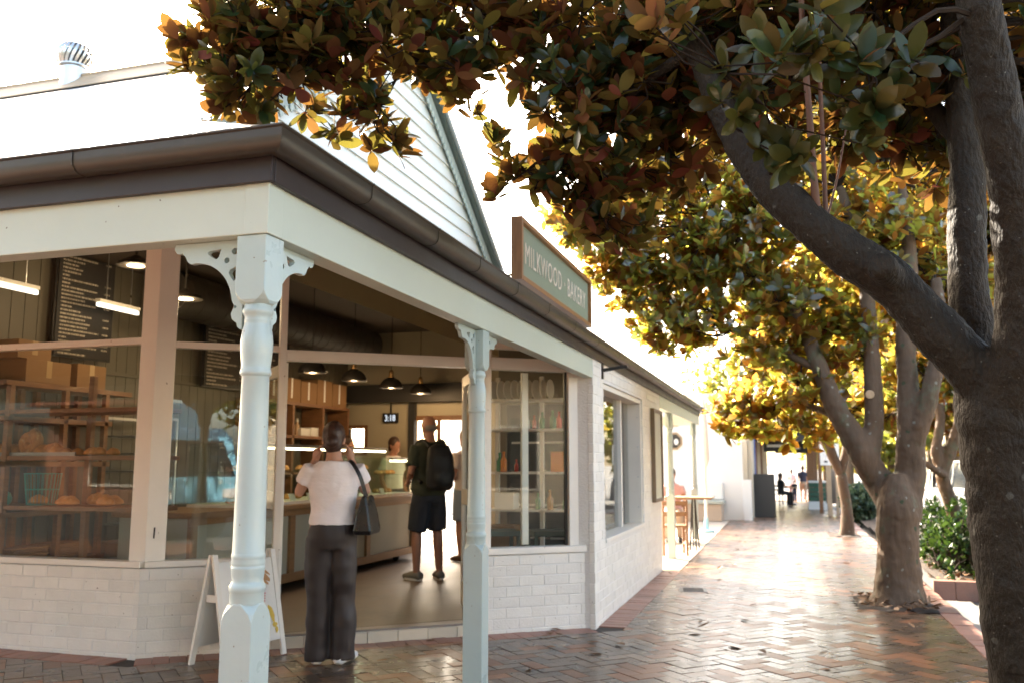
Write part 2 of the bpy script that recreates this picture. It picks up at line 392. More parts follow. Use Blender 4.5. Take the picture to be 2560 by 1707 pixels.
CONC = mat('pale concrete', (.20,.185,.165), .6, var=.15, vs=5, bump=.25, bs=60, stain=(.12,.11,.10), st=(.5,.8), ss=1.5)
KERB = mat('brick kerb', (.26,.13,.095), .5, var=.25, vs=7, bump=.25, bs=50, rand=.25, stain=(.14,.10,.085), st=(.5,.8), ss=4)
SOIL = mat('garden soil and bark mulch', (.045,.03,.02), .9, var=.5, vs=30, bump=.8, bs=60, stain=(.11,.05,.02), st=(.55,.7), ss=22)
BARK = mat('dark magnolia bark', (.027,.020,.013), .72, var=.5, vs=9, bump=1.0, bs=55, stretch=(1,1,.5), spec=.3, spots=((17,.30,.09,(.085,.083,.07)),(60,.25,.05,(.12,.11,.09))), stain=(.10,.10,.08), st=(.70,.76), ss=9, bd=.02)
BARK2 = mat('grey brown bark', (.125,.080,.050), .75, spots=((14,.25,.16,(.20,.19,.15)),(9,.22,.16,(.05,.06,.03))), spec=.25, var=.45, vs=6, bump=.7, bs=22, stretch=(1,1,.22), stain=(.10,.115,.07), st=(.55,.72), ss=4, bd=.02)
SHOOT = mat('red brown young shoot', (.14,.062,.036), .6, var=.3, vs=12, stretch=(1,1,.3))
CUTW = mat('pale cut wood', (.52,.36,.22), .8, var=.25, vs=20)
TWIG = mat('twig', (.030,.021,.015), .9, spec=.1)
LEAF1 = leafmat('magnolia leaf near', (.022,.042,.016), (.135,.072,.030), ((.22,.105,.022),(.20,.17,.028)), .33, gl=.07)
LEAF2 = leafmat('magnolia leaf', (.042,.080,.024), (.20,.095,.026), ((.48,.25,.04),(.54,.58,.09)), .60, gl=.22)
LEAF4 = leafmat('magnolia leaf bronze', (.040,.075,.024), (.19,.09,.03), ((.30,.14,.03),(.36,.33,.05)), .42, gl=.18)
LEAF3 = leafmat('far tree leaf', (.09,.13,.03), (.12,.14,.05), ((.42,.32,.05),(.45,.50,.06)), .5)
HEDGE = leafmat('hedge leaf', (.014,.034,.011), (.03,.05,.02), ((.05,.10,.015),(.07,.12,.02)), .22, gl=.10)
LITTER = mat('dry fallen leaf', (.22,.11,.045), .6, var=.3, rand=.4)
FRAMEW = mat('oiled timber sign frame', (.32,.15,.055), .45, var=.3, vs=10, stretch=(3,3,.6))
SIGNP = mat('sage sign paint', (.235,.275,.20), .45, var=.03, bump=.03)
SIGNT = mat('cream sign letter', (.72,.63,.52), .5, var=.03)
SKIN = mat('skin', (.50,.28,.19), .5, var=.06, bump=.03)
SKIN2 = mat('tanned skin', (.42,.20,.125), .5, var=.08, bump=.03)
HAIR = mat('dark brown hair', (.055,.026,.016), .45, var=.3, vs=30, stretch=(1,1,.15), bump=.5, bs=90)
TEE = mat('white cotton', (.86,.80,.80), .8, var=.04, vs=8, bump=.6, bs=9, stretch=(.6,.6,1.3), bd=.025, sheen=.2)
SLACK = mat('dark brown rayon', (.024,.0155,.0135), .6, var=.1, vs=5, bump=.22, bs=7, stretch=(1,1,.15), bd=.03, sheen=.1)
LEATH = mat('black leather', (.012,.012,.013), .28, bump=.15, bs=120)
OLIVE = mat('dark olive cotton', (.042,.048,.030), .85, bump=.15, bs=180)
NAVY = mat('charcoal navy cotton', (.028,.031,.042), .85, bump=.15, bs=180)
CANVAS = mat('black nylon', (.014,.014,.015), .6, bump=.2, bs=150)
SHOE = mat('grey knit shoe', (.22,.20,.17), .8, bump=.2, bs=200)
SHOEW = mat('white rubber', (.80,.79,.76), .5)
CRUST = mat('bread crust', (.50,.22,.055), .6, var=.45, vs=22, bump=.3, bs=60, rand=.25, stain=(.72,.50,.24), st=(.55,.75), ss=18)
CARDB = mat('brown cardboard', (.26,.14,.06), .8, var=.1)
TEAL = mat('teal enamel wire', (.06,.30,.26), .4)
PAPER = mat('paper white', (.82,.80,.75), .7, var=.03)
BRASS = mat('antique brass', (.30,.19,.08), .35, metal=.8)
LAMPO = mat('dark bronze lamp shade', (.028,.022,.016), .6, metal=.3)
LAMPI = mat('brass lamp lining', (.75,.42,.14), .35, metal=.6)
BULB = glow('warm bulb', (1.0,.62,.25), 12)
DISC = glow('warm lamp diffuser', (1.0,.74,.42), 2.2)
TUBEL = glow('fluorescent tube', (1.0,.86,.66), .45)
LED = glow('cabinet light strip', (1.0,.78,.48), 2.0)
DIGIT = glow('clock digit', (.85,.92,1.0), .16)
TRAY = mat('grey baking tray', (.20,.20,.19), .45, metal=.5)
# ------------------------------------------------------------------ ground, paving, road
P0 = Vector((-4.57, 5.57, 0)); DA = R(37.2)
DU = Vector((math.cos(DA), math.sin(DA), 0)); DN = Vector((math.sin(DA), -math.cos(DA), 0))
DL = 3.61                                   # length of the splayed wall
FX = -1.62                                  # street face of the bakery
WC = P0 + DU * DL                           # where the splayed wall meets the street wall
def gz(y): return -.02*max(0.0, y-24)      # the street falls away gently
def proj(p):
    d = Vector(p) - _C; z = d.dot(_fw)
    if z < .1: return (-9e9, -9e9, z)
    return (1280 + FPX*d.dot(_rt)/z, 853.5 - FPX*d.dot(_up)/z, z)
def inview(p, m=40):
    x, y, z = proj(p); return z > .1 and -m < x < 2560+m and -m < y < 1707+m

b = MB(); rows = (-600,24,60,75,900); b.add([(x,y,-.15+gz(min(y,60))) for y in rows for x in (-600,600)], [(2*i,2*i+1,2*i+3,2*i+2) for i in range(4)])
tag(b.build('ground', ASPH), kind='structure')
b = MB(); b.box((-40,-2.6,-.149), (1.33,24,-.012)); b.obox((-1.4,24,-.149),(2.73,0,0),(0,46,-.02*46),(0,0,.137))
tag(b.build('footpath_bed', GROUT), kind='structure')
# loosely seen paving outside the built pavers: procedural brick, brightened to bounce light under the verandah
def brickpat():
    m, t, out = nodes('brick paving pattern'); L = t.links.new
    p = N(t, 'ShaderNodeBsdfPrincipled', i_Roughness=.4); L(p.outputs[0], out.inputs[0])
    g = N(t, 'ShaderNodeNewGeometry'); mp = N(t, 'ShaderNodeMapping'); mp.inputs['Rotation'].default_value = (0,0,R(45)); L(g.outputs['Position'], mp.inputs[0])
    br = N(t, 'ShaderNodeTexBrick', i_Scale=1.0); br.inputs['Brick Width'].default_value = .23; br.inputs['Row Height'].default_value = .115; br.inputs['Mortar Size'].default_value = .004
    br.inputs['Color1'].default_value = (.32,.17,.10,1); br.inputs['Color2'].default_value = (.25,.13,.08,1); br.inputs['Mortar'].default_value = (.07,.055,.045,1)
    L(mp.outputs[0], br.inputs['Vector']); L(br.outputs['Color'], p.inputs['Base Color'])
    b = N(t, 'ShaderNodeBump', i_Strength=.3, i_Distance=.004); b.invert = True; L(br.outputs['Fac'], b.inputs['Height']); L(b.outputs[0], p.inputs['Normal']); return m
BRPAT = brickpat()
b = MB(); b.box((-40,-2.6,-.011), (1.33,3.2,-.002)); b.box((-40,3.2,-.011), (-7.2,5.4,-.002)); b.obox((-1.38,38,-.291),(2.71,0,0),(0,32,-.64),(0,0,.009))
fp0 = tag(b.build('front_paving', BRPAT), kind='structure')
b = MB(); b.box((-16,12.2,-.011), (-1.405,24.6,0.0))
tag(b.build('courtyard_paving', mat('sunlit sandstone paving', (.50,.42,.33), .6, var=.12, vs=3, bump=.2, bs=30)), kind='structure')

foot = thing('footpath', 'herringbone brick footpath along the bakery', 'footpath'); foot['kind'] = 'structure'
del foot['category']
PITS = [((.62,9.42),(1.34,10.5)), ((.45,3.75),(1.34,4.9)), ((.75,18.6),(1.34,19.7))]
def clip(poly, n, d):
    out = []
    for i in range(len(poly)):
        p, q = poly[i], poly[(i+1) % len(poly)]; a, c = p.dot(n)-d, q.dot(n)-d
        if a >= 0: out.append(p)
        if (a > 0) != (c > 0) and abs(a-c) > 1e-9: out.append(p + (q-p)*(a/(a-c)))
    return out
def pav(mb, poly, z, inset=.0045, tilt=(0,0), mi=0):
    n = len(poly); c = sum(poly, Vector((0,0,0)))/n; zb_ = z-.03
    def zz(p): return z + (p.x-c.x)*tilt[0] + (p.y-c.y)*tilt[1]
    bot = [Vector((p.x,p.y,zb_)) for p in poly]; mid = [Vector((p.x,p.y,zz(p)-.0010)) for p in poly]
    top = []
    for p in poly:
        q = p + (c-p).normalized()*inset*1.3; top.append(Vector((q.x,q.y,zz(q))))
    fs = [(i,(i+1)%n,n+(i+1)%n,n+i) for i in range(n)] + [(n+i,n+(i+1)%n,2*n+(i+1)%n,2*n+i) for i in range(n)] + [tuple(range(2*n,3*n))]
    mb.add(bot+mid+top, fs, mi)
Wp, Lp, J = .115, .23, .0036
rest = MB(); cands = []
c45, s45 = math.cos(R(45)), math.sin(R(45))
n2 = DN.xy.to_3d()
for a in range(-340, 340):
    for c in range(-120, 120):
        for kind in (0, 1):
            x0, y0 = a*1 + c*2, a*1 - c*2
            if kind == 0: rx = (x0, y0, x0+2, y0+1)
            else: rx = (x0, y0+1, x0+1, y0+3)
            cx, cy = (rx[0]+rx[2])/2*Wp, (rx[1]+rx[3])/2*Wp
            X, Y = cx*c45 - cy*s45, cx*s45 + cy*c45
            if not (-7.3 < X < 1.45 and 3.1 < Y < 38.1): continue
            if any(lo[0]-.02 < X < hi[0]+.02 and lo[1]-.02 < Y < hi[1]+.02 for lo, hi in PITS): continue
            p = Vector((X, Y, 0))
            ds = [((p-P0).dot(DN)-.235, 1), (X-FX-.235, 2), (5.57-.235-Y, 3)]
            d, w = max(ds)
            if d < -.13: continue
            jj = J/2
            rect = [(rx[0]*Wp+jj, rx[1]*Wp+jj), (rx[2]*Wp-jj, rx[1]*Wp+jj), (rx[2]*Wp-jj, rx[3]*Wp-jj), (rx[0]*Wp+jj, rx[3]*Wp-jj)]
            poly = [Vector((u*c45-v*s45, u*s45+v*c45, 0)) for u, v in rect]
            full = True
            if d < .17:
                if w == 1: q = clip(poly, n2, P0.dot(DN)+.237)
                elif w == 2: q = clip(poly, Vector((1,0,0)), FX+.237)
                else: q = clip(poly, Vector((0,-1,0)), -(5.57-.237))
                full = len(q) == 4 and abs(sum((q[i]-poly[i]).length for i in range(4))) < 1e-6; poly = q
            if X > 1.2:
                q = clip(poly, Vector((-1,0,0)), -1.325); full = full and len(q) == 4 and X < 1.23; poly = q
            if len(poly) < 3: continue
            orange = rnd.random() < .22
            cands.append((X, Y, kind, full, poly, orange))
pm = []
for k in range(2):
    m = MB(); pav(m, [Vector((-.1125,-.0551,0)),Vector((.1125,-.0551,0)),Vector((.1125,.0551,0)),Vector((-.1125,.0551,0))], 0)
    pm.append(m.mesh('paver', [PAVER, PAVER2][k]))
cands.sort(key=lambda q: (not (q[3] and inview((q[0],q[1],0), 0)), math.hypot(q[0], q[1])))
for i, (X, Y, kind, full, poly, orange) in enumerate(cands):
    z = rnd.gauss(0, .0011) + gz(Y); tl = (rnd.gauss(0,.005), rnd.gauss(0,.005))
    if i < 296 and full:
        piece('paver', pm[orange], foot, (X, Y, z), (tl[1], -tl[0], R(45 if kind == 0 else 135)))
    else: pav(rest, poly, z, tilt=tl, mi=int(orange))
o = rest.build('pavers', [PAVER, PAVER2], foot); o['kind'] = 'stuff'
# soldier course of pink bricks along the walls
bord = MB()
def soldiers(o, u, n, length):
    k = int(length/.1165)
    for i in range(k):
        a = o + u*(i*.1165+.002); poly = [a+n*.003, a+u*.1125+n*.003, a+u*.1125+n*.232, a+n*.232]
        if u.cross(n).z < 0: poly = poly[::-1]
        pav(bord, poly, .001+rnd.gauss(0,.0015), tilt=(rnd.gauss(0,.006),rnd.gauss(0,.006)))
soldiers(Vector((-7.2,5.57,0)), Vector((1,0,0)), Vector((0,-1,0)), 2.6)
soldiers(P0, DU, DN, DL+.05); soldiers(Vector((FX,WC.y+.1,0)), Vector((0,1,0)), Vector((1,0,0)), 4.3)
bord.build('border_bricks', PBORD, foot)['kind'] = 'stuff'
# soil in tree pits and raised bed
b = MB()
for i, (lo, hi) in enumerate(PITS):
    n = 12
    vs = [(lo[0]+(hi[0]-lo[0])*x/n, lo[1]+(hi[1]-lo[1])*y/n, -.010+.03*noise.noise(Vector((x*.7+i*9,y*.7,1)))+.012) for y in range(n+1) for x in range(n+1)]
    b.add(vs, [(y*(n+1)+x, y*(n+1)+x+1, (y+1)*(n+1)+x+1, (y+1)*(n+1)+x) for y in range(n) for x in range(n)])
tag(b.build('tree_pit_soil', SOIL, smooth=True), kind='structure')
# kerb of long bricks
kerb = tag(thing('kerb', 'brick kerb', 'kerb'), kind='structure'); del kerb['category']
km = MB().box((-.085,-.112,-.15),(.085,.112,.006)).mesh('kerb_brick', KERB)
km2 = MB()
y = -2.0
while y < 44:
    if 4 < y < 30: piece('kerb_brick', km, kerb, (1.42+rnd.gauss(0,.003), y+.1145, gz(y)+rnd.gauss(0,.003)), (0,0,rnd.gauss(0,.01)))
    else: km2.box((1.335,y,-.15+gz(y)),(1.505,y+.224,.006+gz(y)))
    y += .229
km2.build('kerb_run', KERB, kerb)['kind'] = 'stuff'
# concrete gutter strip beside the kerb
b = MB(); b.box((1.506,-2.6,-.149),(1.90,11.2,-.118)); tag(b.build('gutter_strip', CONC), kind='structure')
# garden bed beyond the parking bay, with its own brick edge
bed = tag(thing('garden_bed', 'raised garden bed', 'bed', (2.6,12,0)), kind='structure'); del bed['category']
b = MB(); n = 30
vs = []
for j in range(n+1):
    for i in range(9):
        x, yy = 1.68+i*.24, 11.55+j*.62
        vs.append((x, yy, .02+.05*noise.noise(Vector((x*2,yy*2,3)))))
b.add(vs, [(j*9+i, j*9+i+1, (j+1)*9+i+1, (j+1)*9+i) for j in range(n) for i in range(8)])
b.build('soil', SOIL, bed, smooth=True)
em = MB().box((-.112,-.07,-.15),(.112,.07,.07)).mesh('edge_brick', KERB)
x = 1.56
while x < 3.8:
    piece('edge_brick', em, bed, (x+.115, 11.45, rnd.gauss(0,.004)), (0,0,rnd.gauss(0,.02))); x += .23
y = 11.55
while y < 29:
    if y < 20: piece('edge_brick', em, bed, (3.72, y+.115, rnd.gauss(0,.004)), (0,0,R(90)))
    y += .23
# drain cover
g = onp(1592, 1354, 2, 0)
t = thing('drain_cover', 'dark square iron cover set in the brick paving', 'drain cover', (g.x, g.y, 0), R(8))
MB().box((-.15,-.17,-.02),(.15,.17,.004)).build('frame', DARKM, t, bevel=.003, local=True)
b = MB()
for i in range(5): b.box((-.11,-.13+i*.055,.004),(.11,-.10+i*.055,.008))
b.build('tread_bars', mat('rusty iron', (.055,.045,.038), .6, var=.3), t, local=True)
# ------------------------------------------------------------------ the bakery building
bak = thing('bakery_building', 'cream and mint corner bakery with brown gutter, turned posts and glazed shopfront', 'building', (-4.5, 8, 0))
Z = Vector((0,0,1)); XA = Vector((1,0,0)); YA = Vector((0,1,0))
BH, CH, JT = .0815, .0865, .005
bricks_done = [0]
def brick_wall(name, o, u, n, length, z1, holes=(), thick=.11, z0=-.06, indiv=True, first=0.0):
    """wall with its outer face at o+u*t ; n points outwards"""
    w = MB()
    # mortar core, cut round the openings
    ts = sorted({0, length, *[h[0] for h in holes], *[h[1] for h in holes]})
    for i in range(len(ts)-1):
        a, c = ts[i], ts[i+1]; zs = [(z0, z1)]
        for h in holes:
            if h[0] <= a + 1e-6 and h[1] >= c - 1e-6:
                zs = [(z0, h[2]), (h[3], z1)]
        for q in zs:
            if q[1] - q[0] > .005:
                a_, c_ = a + (.005 if (a == 0 or len(zs) == 1 and any(abs(a-h[1]) < 1e-6 for h in holes)) else 0), c - (.005 if (c == length or len(zs) == 1 and any(abs(c-h[0]) < 1e-6 for h in holes)) else 0)
                w.obox(o+u*a_-n*thick+Z*(q[0]+(.004 if q[0] > 0 else 0)), u*(c_-a_), n*(thick-.0035), Z*(q[1]-q[0]-.006))
    wo = w.build(name, WMORT, bak)
    full = MB().obox(Vector((-.1125,-.05,-BH/2)), Vector((.225,0,0)), Vector((0,.05,0)), Vector((0,0,BH))).mesh('brick', WBRICK)
    bm = bmesh.new(); bm.from_mesh(full); bmesh.ops.bevel(bm, geom=bm.edges[:], offset=.004, segments=1, affect='EDGES'); bm.to_mesh(full); bm.free()
    ang = math.atan2(u.y, u.x); more = MB(); row = 0; z = z0 + .004
    # local +y of the brick mesh must be outward: u x z = n or -n
    flip = u.cross(Z).dot(n) > 0
    lst = []
    while z + BH <= z1 + .02:
        zt = min(z + BH, z1); t = -(.115 if row % 2 else 0) - first
        while t < length:
            a, c = max(t, 0), min(t+.225, length)
            if c - a > .02:
                segs = [(a, c)]
                for h in holes:
                    if zt > h[2] + .004 and z < h[3] - .004:
                        ns = []
                        for (p, q) in segs:
                            if p < h[0]: ns.append((p, min(q, h[0])))
                            if q > h[1]: ns.append((max(p, h[1]), q))
                        segs = [s for s in ns if s[1]-s[0] > .015]
                for (p, q) in segs: lst.append((p, q, z, zt))
            t += .23
        z += CH; row += 1
    lst.sort(key=lambda s: (o + u*s[0]).xy.length)
    for (p, q, za, zb) in lst:
        pr = rnd.gauss(0, .0012)
        ctr = o + u*((p+q)/2) + n*pr + Z*((za+zb)/2)
        if indiv and bricks_done[0] < 290 and q-p > .21 and zb-za > BH-.002 and inview(ctr, 0):
            bricks_done[0] += 1
            piece('brick', full, wo, ctr, (0, 0, ang + (math.pi if flip else 0) + rnd.gauss(0,.004)))
        else: more.obox(o+u*p-n*(.05-pr)+Z*za, u*(q-p), n*.05, Z*(zb-za))
    if more.f:
        m = more.build('wall_bricks', WBRICK, wo, bevel=.004); m['kind'] = 'stuff'
    return wo
SILL = .64
brick_wall('front_wall', Vector((-7.6,5.57,0)), XA, -YA, 7.6-4.57, SILL)
brick_wall('splay_wall', P0, DU, DN, .97, SILL, first=.05)
brick_wall('splay_wall', P0+DU*2.66, DU, DN, DL-2.66, SILL, first=.03)
WIN = (8.24-WC.y, 10.62-WC.y, .68, 2.16)
brick_wall('street_wall', Vector((FX, WC.y-.02, 0)), YA, XA, 12.05-WC.y+.02, 2.40, holes=[WIN], thick=.23)
# return wall closing the street wall end
MB().box((FX-.23,12.05,-.05),(FX-.003,12.16,2.42)).build('return_wall', WHITE, bak)

# --- timber sills, frames and glazing
def frame_box(mb, a, c, z0, z1, inset=.05, depth=.10, o=P0, u=DU, n=DN):
    mb.obox(o+u*a-n*(inset+depth)+Z*z0, u*(c-a), n*depth, Z*(z1-z0))
def pane(mb, a, c, z0, z1, inset=.09, o=P0, u=DU, n=DN):
    mb.obox(o+u*a-n*(inset+.006)+Z*z0, u*(c-a), n*.006, Z*(z1-z0))
HT = 3.32
FO = Vector((-7.6,5.57,0)); FL = 3.03
win = empty_part('front_window', bak)
m = MB(); frame_box(m, 0, FL+.0, SILL, SILL+.045, -.012, .13, FO, XA, -YA); m.build('sill', WHITE, win, bevel=.004)
for a, c in ((0,FL-.15),):
    m = MB(); frame_box(m, a, c, 2.315, 2.365, .06, .07, FO, XA, -YA); m.build('transom', WHITE, win, bevel=.003)
m = MB(); frame_box(m, 0, FL-.15, HT-.05, 3.43, .05, .1, FO, XA, -YA); m.build('head_board', WHITE, win)
m = MB(); pane(m, 0, FL-.15, SILL+.045, 2.315, .09, FO, XA, -YA); m.build('pane', GLASS, win)
m = MB(); pane(m, 0, FL-.15, 2.365, HT-.05, .09, FO, XA, -YA); m.build('pane', GLASS, win)
# corner pillar
m = MB(); q = .045
pol = [FO+XA*(FL-.15)+YA*.05, FO+XA*(FL)+YA*q*1.05+XA*(-.004), P0+DU*.165-DN*.05, P0+DU*.165-DN*.19, FO+XA*(FL-.15)+YA*.19]
m.prism([(p.x, p.y) for p in pol], (0,0,SILL+.004), (1,0,0), (0,1,0), (0,0,3.43-SILL)); m.build('corner_pillar', WHITE, bak, bevel=.004)
# splayed window beside the door
win = empty_part('splay_window', bak)
m = MB(); frame_box(m, .03, .95, SILL, SILL+.045, -.012, .13); m.build('sill', WHITE, win, bevel=.004)
m = MB(); frame_box(m, .165, .945, 2.288, 2.338, .06, .07); m.build('transom', WHITE, win, bevel=.003)
m = MB(); pane(m, .165, .945, SILL+.045, 2.288); m.build('pane', GLASR, win)
m = MB(); pane(m, .165, .945, 2.338, HT-.05); m.build('pane', GLASS, win)
def zs(t): return 2.478 + .45*(FX - (P0.x + DU.x*t))       # underside of the raked ceiling
m = MB(); m.prism([(.165,HT-.05),(1.30,HT-.05),(1.0,3.43),(.165,3.43)], P0-DN*.15, DU, Z, DN*.1); m.build('head_board', WHITE, win)
# door frame: jambs, head and fanlight
dr = empty_part('shop_entrance', bak)
for a, c in ((.945,1.0), (2.62,2.665)):
    m = MB(); frame_box(m, a, c, 0.0, min(HT-.05, zs(c)-.005), .03, .12); m.build('jamb', WHITE, dr, bevel=.004)
m = MB(); frame_box(m, 1.0, 2.62, 2.222, 2.292, .035, .11); m.build('door_head', WHITE, dr, bevel=.004)
m = MB(); frame_box(m, 1.0, 2.62, 2.292, 2.305, .02, .12); m.build('head_bead', WHITE, dr)
m = MB(); m.prism([(1.0,2.305),(2.62,2.305),(2.62,zs(2.62)-.004),(1.42,HT-.05),(1.0,HT-.05)], P0-DN*.096, DU, Z, DN*.006); m.build('pane', GLASS, dr)
for i in range(7):
    a = .95+i*.2465; m = MB(); frame_box(m, a+.002, min(a+.2440,2.66), -.02, .082+rnd.gauss(0,.0008), -.015, .03); m.build('step_tile', TILE, dr, bevel=.002)
m = MB(); frame_box(m, .95, 2.66, .06, .098, .016, .22); m.build('threshold', mat('worn aluminium threshold', (.20,.17,.15), .5, metal=.4), dr, bevel=.003)
# open door leaves, swung into the shop
def leaf(hinge, d, n, name):
    t = empty_part(name, bak); o = hinge; w, h, z0 = .80, 2.10, .112
    for a, c, p, q in ((0,.075,0,h), (w-.075,w,0,h), (.075,w-.075,0,.22), (.075,w-.075,h-.10,h), (.075,w-.075,.92,1.06)):
        m = MB(); m.obox(o+d*a+Z*(z0+p)-n*.02, d*(c-a), n*.04, Z*(q-p)); m.build('rail' if q-p < .5 else 'stile', WHITE, t, bevel=.003)
    for p, q in ((.22,.92), (1.06,h-.10)):
        m = MB(); m.obox(o+d*.075+Z*(z0+p)-n*.003, d*(w-.15), n*.006, Z*(q-p)); m.build('pane', GLASS, t)
    return t
rA = Matrix.Rotation(R(83), 3, 'Z'); lf = leaf(P0+DU*1.005-DN*.12, (Matrix.Rotation(R(97),3,'Z') @ DU), Matrix.Rotation(R(97),3,'Z') @ DN, 'door_leaf')
dR = Matrix.Rotation(R(80),3,'Z') @ DU
rf = leaf(P0+DU*2.61-DN*.10, dR, -(Matrix.Rotation(R(80),3,'Z') @ DN), 'door_leaf')
for zc in (.42, 1.1, 1.98):
    m = MB(); m.obox(P0+DU*2.585-DN*.10+Z*(zc-.05), DU*.04, -DN*.02, Z*.1); m.tube([P0+DU*2.60-DN*.085+Z*(zc-.055), P0+DU*2.60-DN*.085+Z*(zc+.055)], .009, 8); m.build('hinge', mat('dark steel hinge', (.06,.055,.05), .5, metal=.7), rf)
# right window of the splay
win = empty_part('splay_window', bak)
m = MB(); frame_box(m, 2.665, DL-.004, SILL, SILL+.055, -.012, .14); m.build('sill', WHITE, win, bevel=.004)
m = MB(); frame_box(m, 3.46, DL-.02, SILL+.055, 2.40, .03, .12); m.build('stile', WHITE, win, bevel=.004)
m = MB(); frame_box(m, 2.665, 2.74, SILL+.055, 2.40, .05, .10); m.build('stile', WHITE, win, bevel=.004)
m = MB(); frame_box(m, 2.74, 3.46, 2.215, 2.32, .04, .11); m.build('head', WHITE, win, bevel=.004)
m = MB(); m.prism([(2.665,2.40),(DL-.02,2.40),(DL-.02,zs(DL-.02)-.004),(2.665,zs(2.665)-.004)], P0-DN*.15, DU, Z, DN*.1); m.build('head_board', WHITE, win)
m = MB(); pane(m, 2.74, 3.46, SILL+.055, 2.215); m.build('pane', GLASS, win)
m = MB(); frame_box(m, 3.44, 3.46, SILL+.055, 2.215, .075, .03); m.build('rubber_seal', DARKM, win)
m = MB(); frame_box(m, 3.10, 3.16, SILL+.055, 2.215, .25, .04); m.build('inner_stile', WHITE, win)
# street window, deep reveal
win = empty_part('street_window', bak); y0, y1 = WC.y-.02+WIN[0], WC.y-.02+WIN[1]
for lo, hi, nm in (((FX-.20,y0,.68),(FX+.015,y1,.715),'sill'), ((FX-.21,y1-.045,.715),(FX-.02,y1,2.16),'stile'), ((FX-.21,y0,.715),(FX-.02,y0+.045,2.16),'stile'), ((FX-.21,y0+.045,2.11),(FX-.02,y1-.045,2.16),'head'), ((FX-.21,y0+1.62,.715),(FX-.13,y0+1.68,2.11),'mullion')):
    MB().box(lo, hi).build(nm, WHITE, win, bevel=.004)
MB().box((FX-.178,y0+.045,.715),(FX-.172,y0+1.62,2.11)).build('pane', GLASR, win)
MB().box((FX-.178,y0+1.68,.715),(FX-.172,y1-.045,2.11)).build('pane', GLASR, win)
b = MB()
for zc in (.9,1.25,1.6,1.95):
    for yy in (y0+1.655, y1-.02): b.ell((FX-.128 if yy < y1-.1 else FX-.06, yy-(.0 if yy < y1-.1 else .026), zc), (.008,.008,.008), 8, 6)
b.build('screw_caps', STEEL, win)

# --- verandah: beams, fascia, gutter
BZ0, BZ1 = 2.16, 2.335
FY = 2.50                                     # front face of the verandah beam
m = MB(); m.obox(Vector((-16,FY,BZ0)), XA*(16+FX-.004), YA*.09, Z*(BZ1-BZ0)); m.build('front_beam', MINT, bak, bevel=.004)
m = MB(); m.box((FX-.09,FY+.0905,BZ0),(FX,WC.y-.002,BZ1)); m.build('street_beam', MINT, bak, bevel=.004)
m = MB(); m.box((FX-.0895,FY-.003,BZ0-.0005),(FX+.003,FY+.09,BZ1+.0005)); m.build('corner_block', MINT, bak, bevel=.003)
m = MB(); m.box((FX-.09,12.165,BZ0),(FX,17.9,BZ1)); m.build('street_beam', MINT, bak, bevel=.004)
m = MB(); m.box((-3.9,17.81,BZ0),(FX-.091,17.9,BZ1)); m.build('end_beam', MINT, bak, bevel=.004)
m = MB(); m.box((-16,FY-.022,BZ1-.004),(FX+.022,FY-.002,2.47)); m.build('front_fascia', FASCIA, bak, bevel=.003)
m = MB(); m.box((FX+.004,FY-.0015,BZ1-.004),(FX+.024,17.95,2.47)); m.build('street_fascia', FASCIA, bak, bevel=.003)
m = MB(); m.box((FX-.02,FY+.1,BZ1+.0005),(FX+.003,17.9,2.47)); m.build('fascia_packer', SOFFIT, bak)
prof = [(.0,.085),(.0,.012),(.014,.0),(.058,.0),(.085,.012),(.098,.035),(.100,.062),(.100,.095),(.108,.102),(.108,.110),(.094,.110),(.094,.070),(.085,.04),(.055,.012),(.02,.012),(.008,.085)]
GZ = 2.412
prof = [(x*.82, z*.70) for x, z in prof]
def gut(o0, o1, out, miter0, miter1, name):
    d = (o1-o0).normalized(); mm = MB(); n = len(prof)
    vs = [o0 + out*x + Z*(GZ+z) - d*(x*miter0) for x, z in prof] + [o1 + out*x + Z*(GZ+z) + d*(x*miter1) for x, z in prof]
    mm.add(vs, [(i,(i+1)%n,n+(i+1)%n,n+i) for i in range(n)] + [tuple(range(n))[::-1], tuple(range(n,2*n))])
    o = mm.build(name, GUTTER, bak, smooth=True, angle=50); bpy.context.view_layer
    bm = bmesh.new(); bm.from_mesh(o.data); bmesh.ops.recalc_face_normals(bm, faces=bm.faces[:]); bm.to_mesh(o.data); bm.free(); return o
G0 = Vector((FX+.025, FY-.023, 0))
g1 = gut(Vector((-16, G0.y, 0)), G0, -YA, 0, 1, 'front_gutter')
g2 = gut(G0, Vector((G0.x, 18.0, 0)), XA, 1, 0, 'street_gutter')
# joint straps
def strap(o, d, out, par):
    mm = MB(); n = len(prof); pr = [(x*1.035+.0, z*1.03-.003) for x, z in prof[1:10]]; n = len(pr)
    vs = []
    for k in (0, .006):
        vs += [o + d*k + out*x + Z*(GZ+z) for x, z in pr]
    mm.add(vs, [(i,i+1,n+i+1,n+i) for i in range(n-1)]); s = mm.build('joint_strap', GUTTER, par)
    so_ = s.modifiers.new('solid','SOLIDIFY'); so_.thickness = .002; so_.offset = 0
for x in (-2.35, -3.6, -5.1): strap(Vector((x,G0.y,0)), XA, -YA, g1)
for y in (3.05, 3.75, 4.35, 5.05, 5.8, 6.6, 7.5, 8.5, 9.6, 10.8, 12, 13.5, 15, 16.5): strap(Vector((G0.x,y,0)), YA, XA, g2)
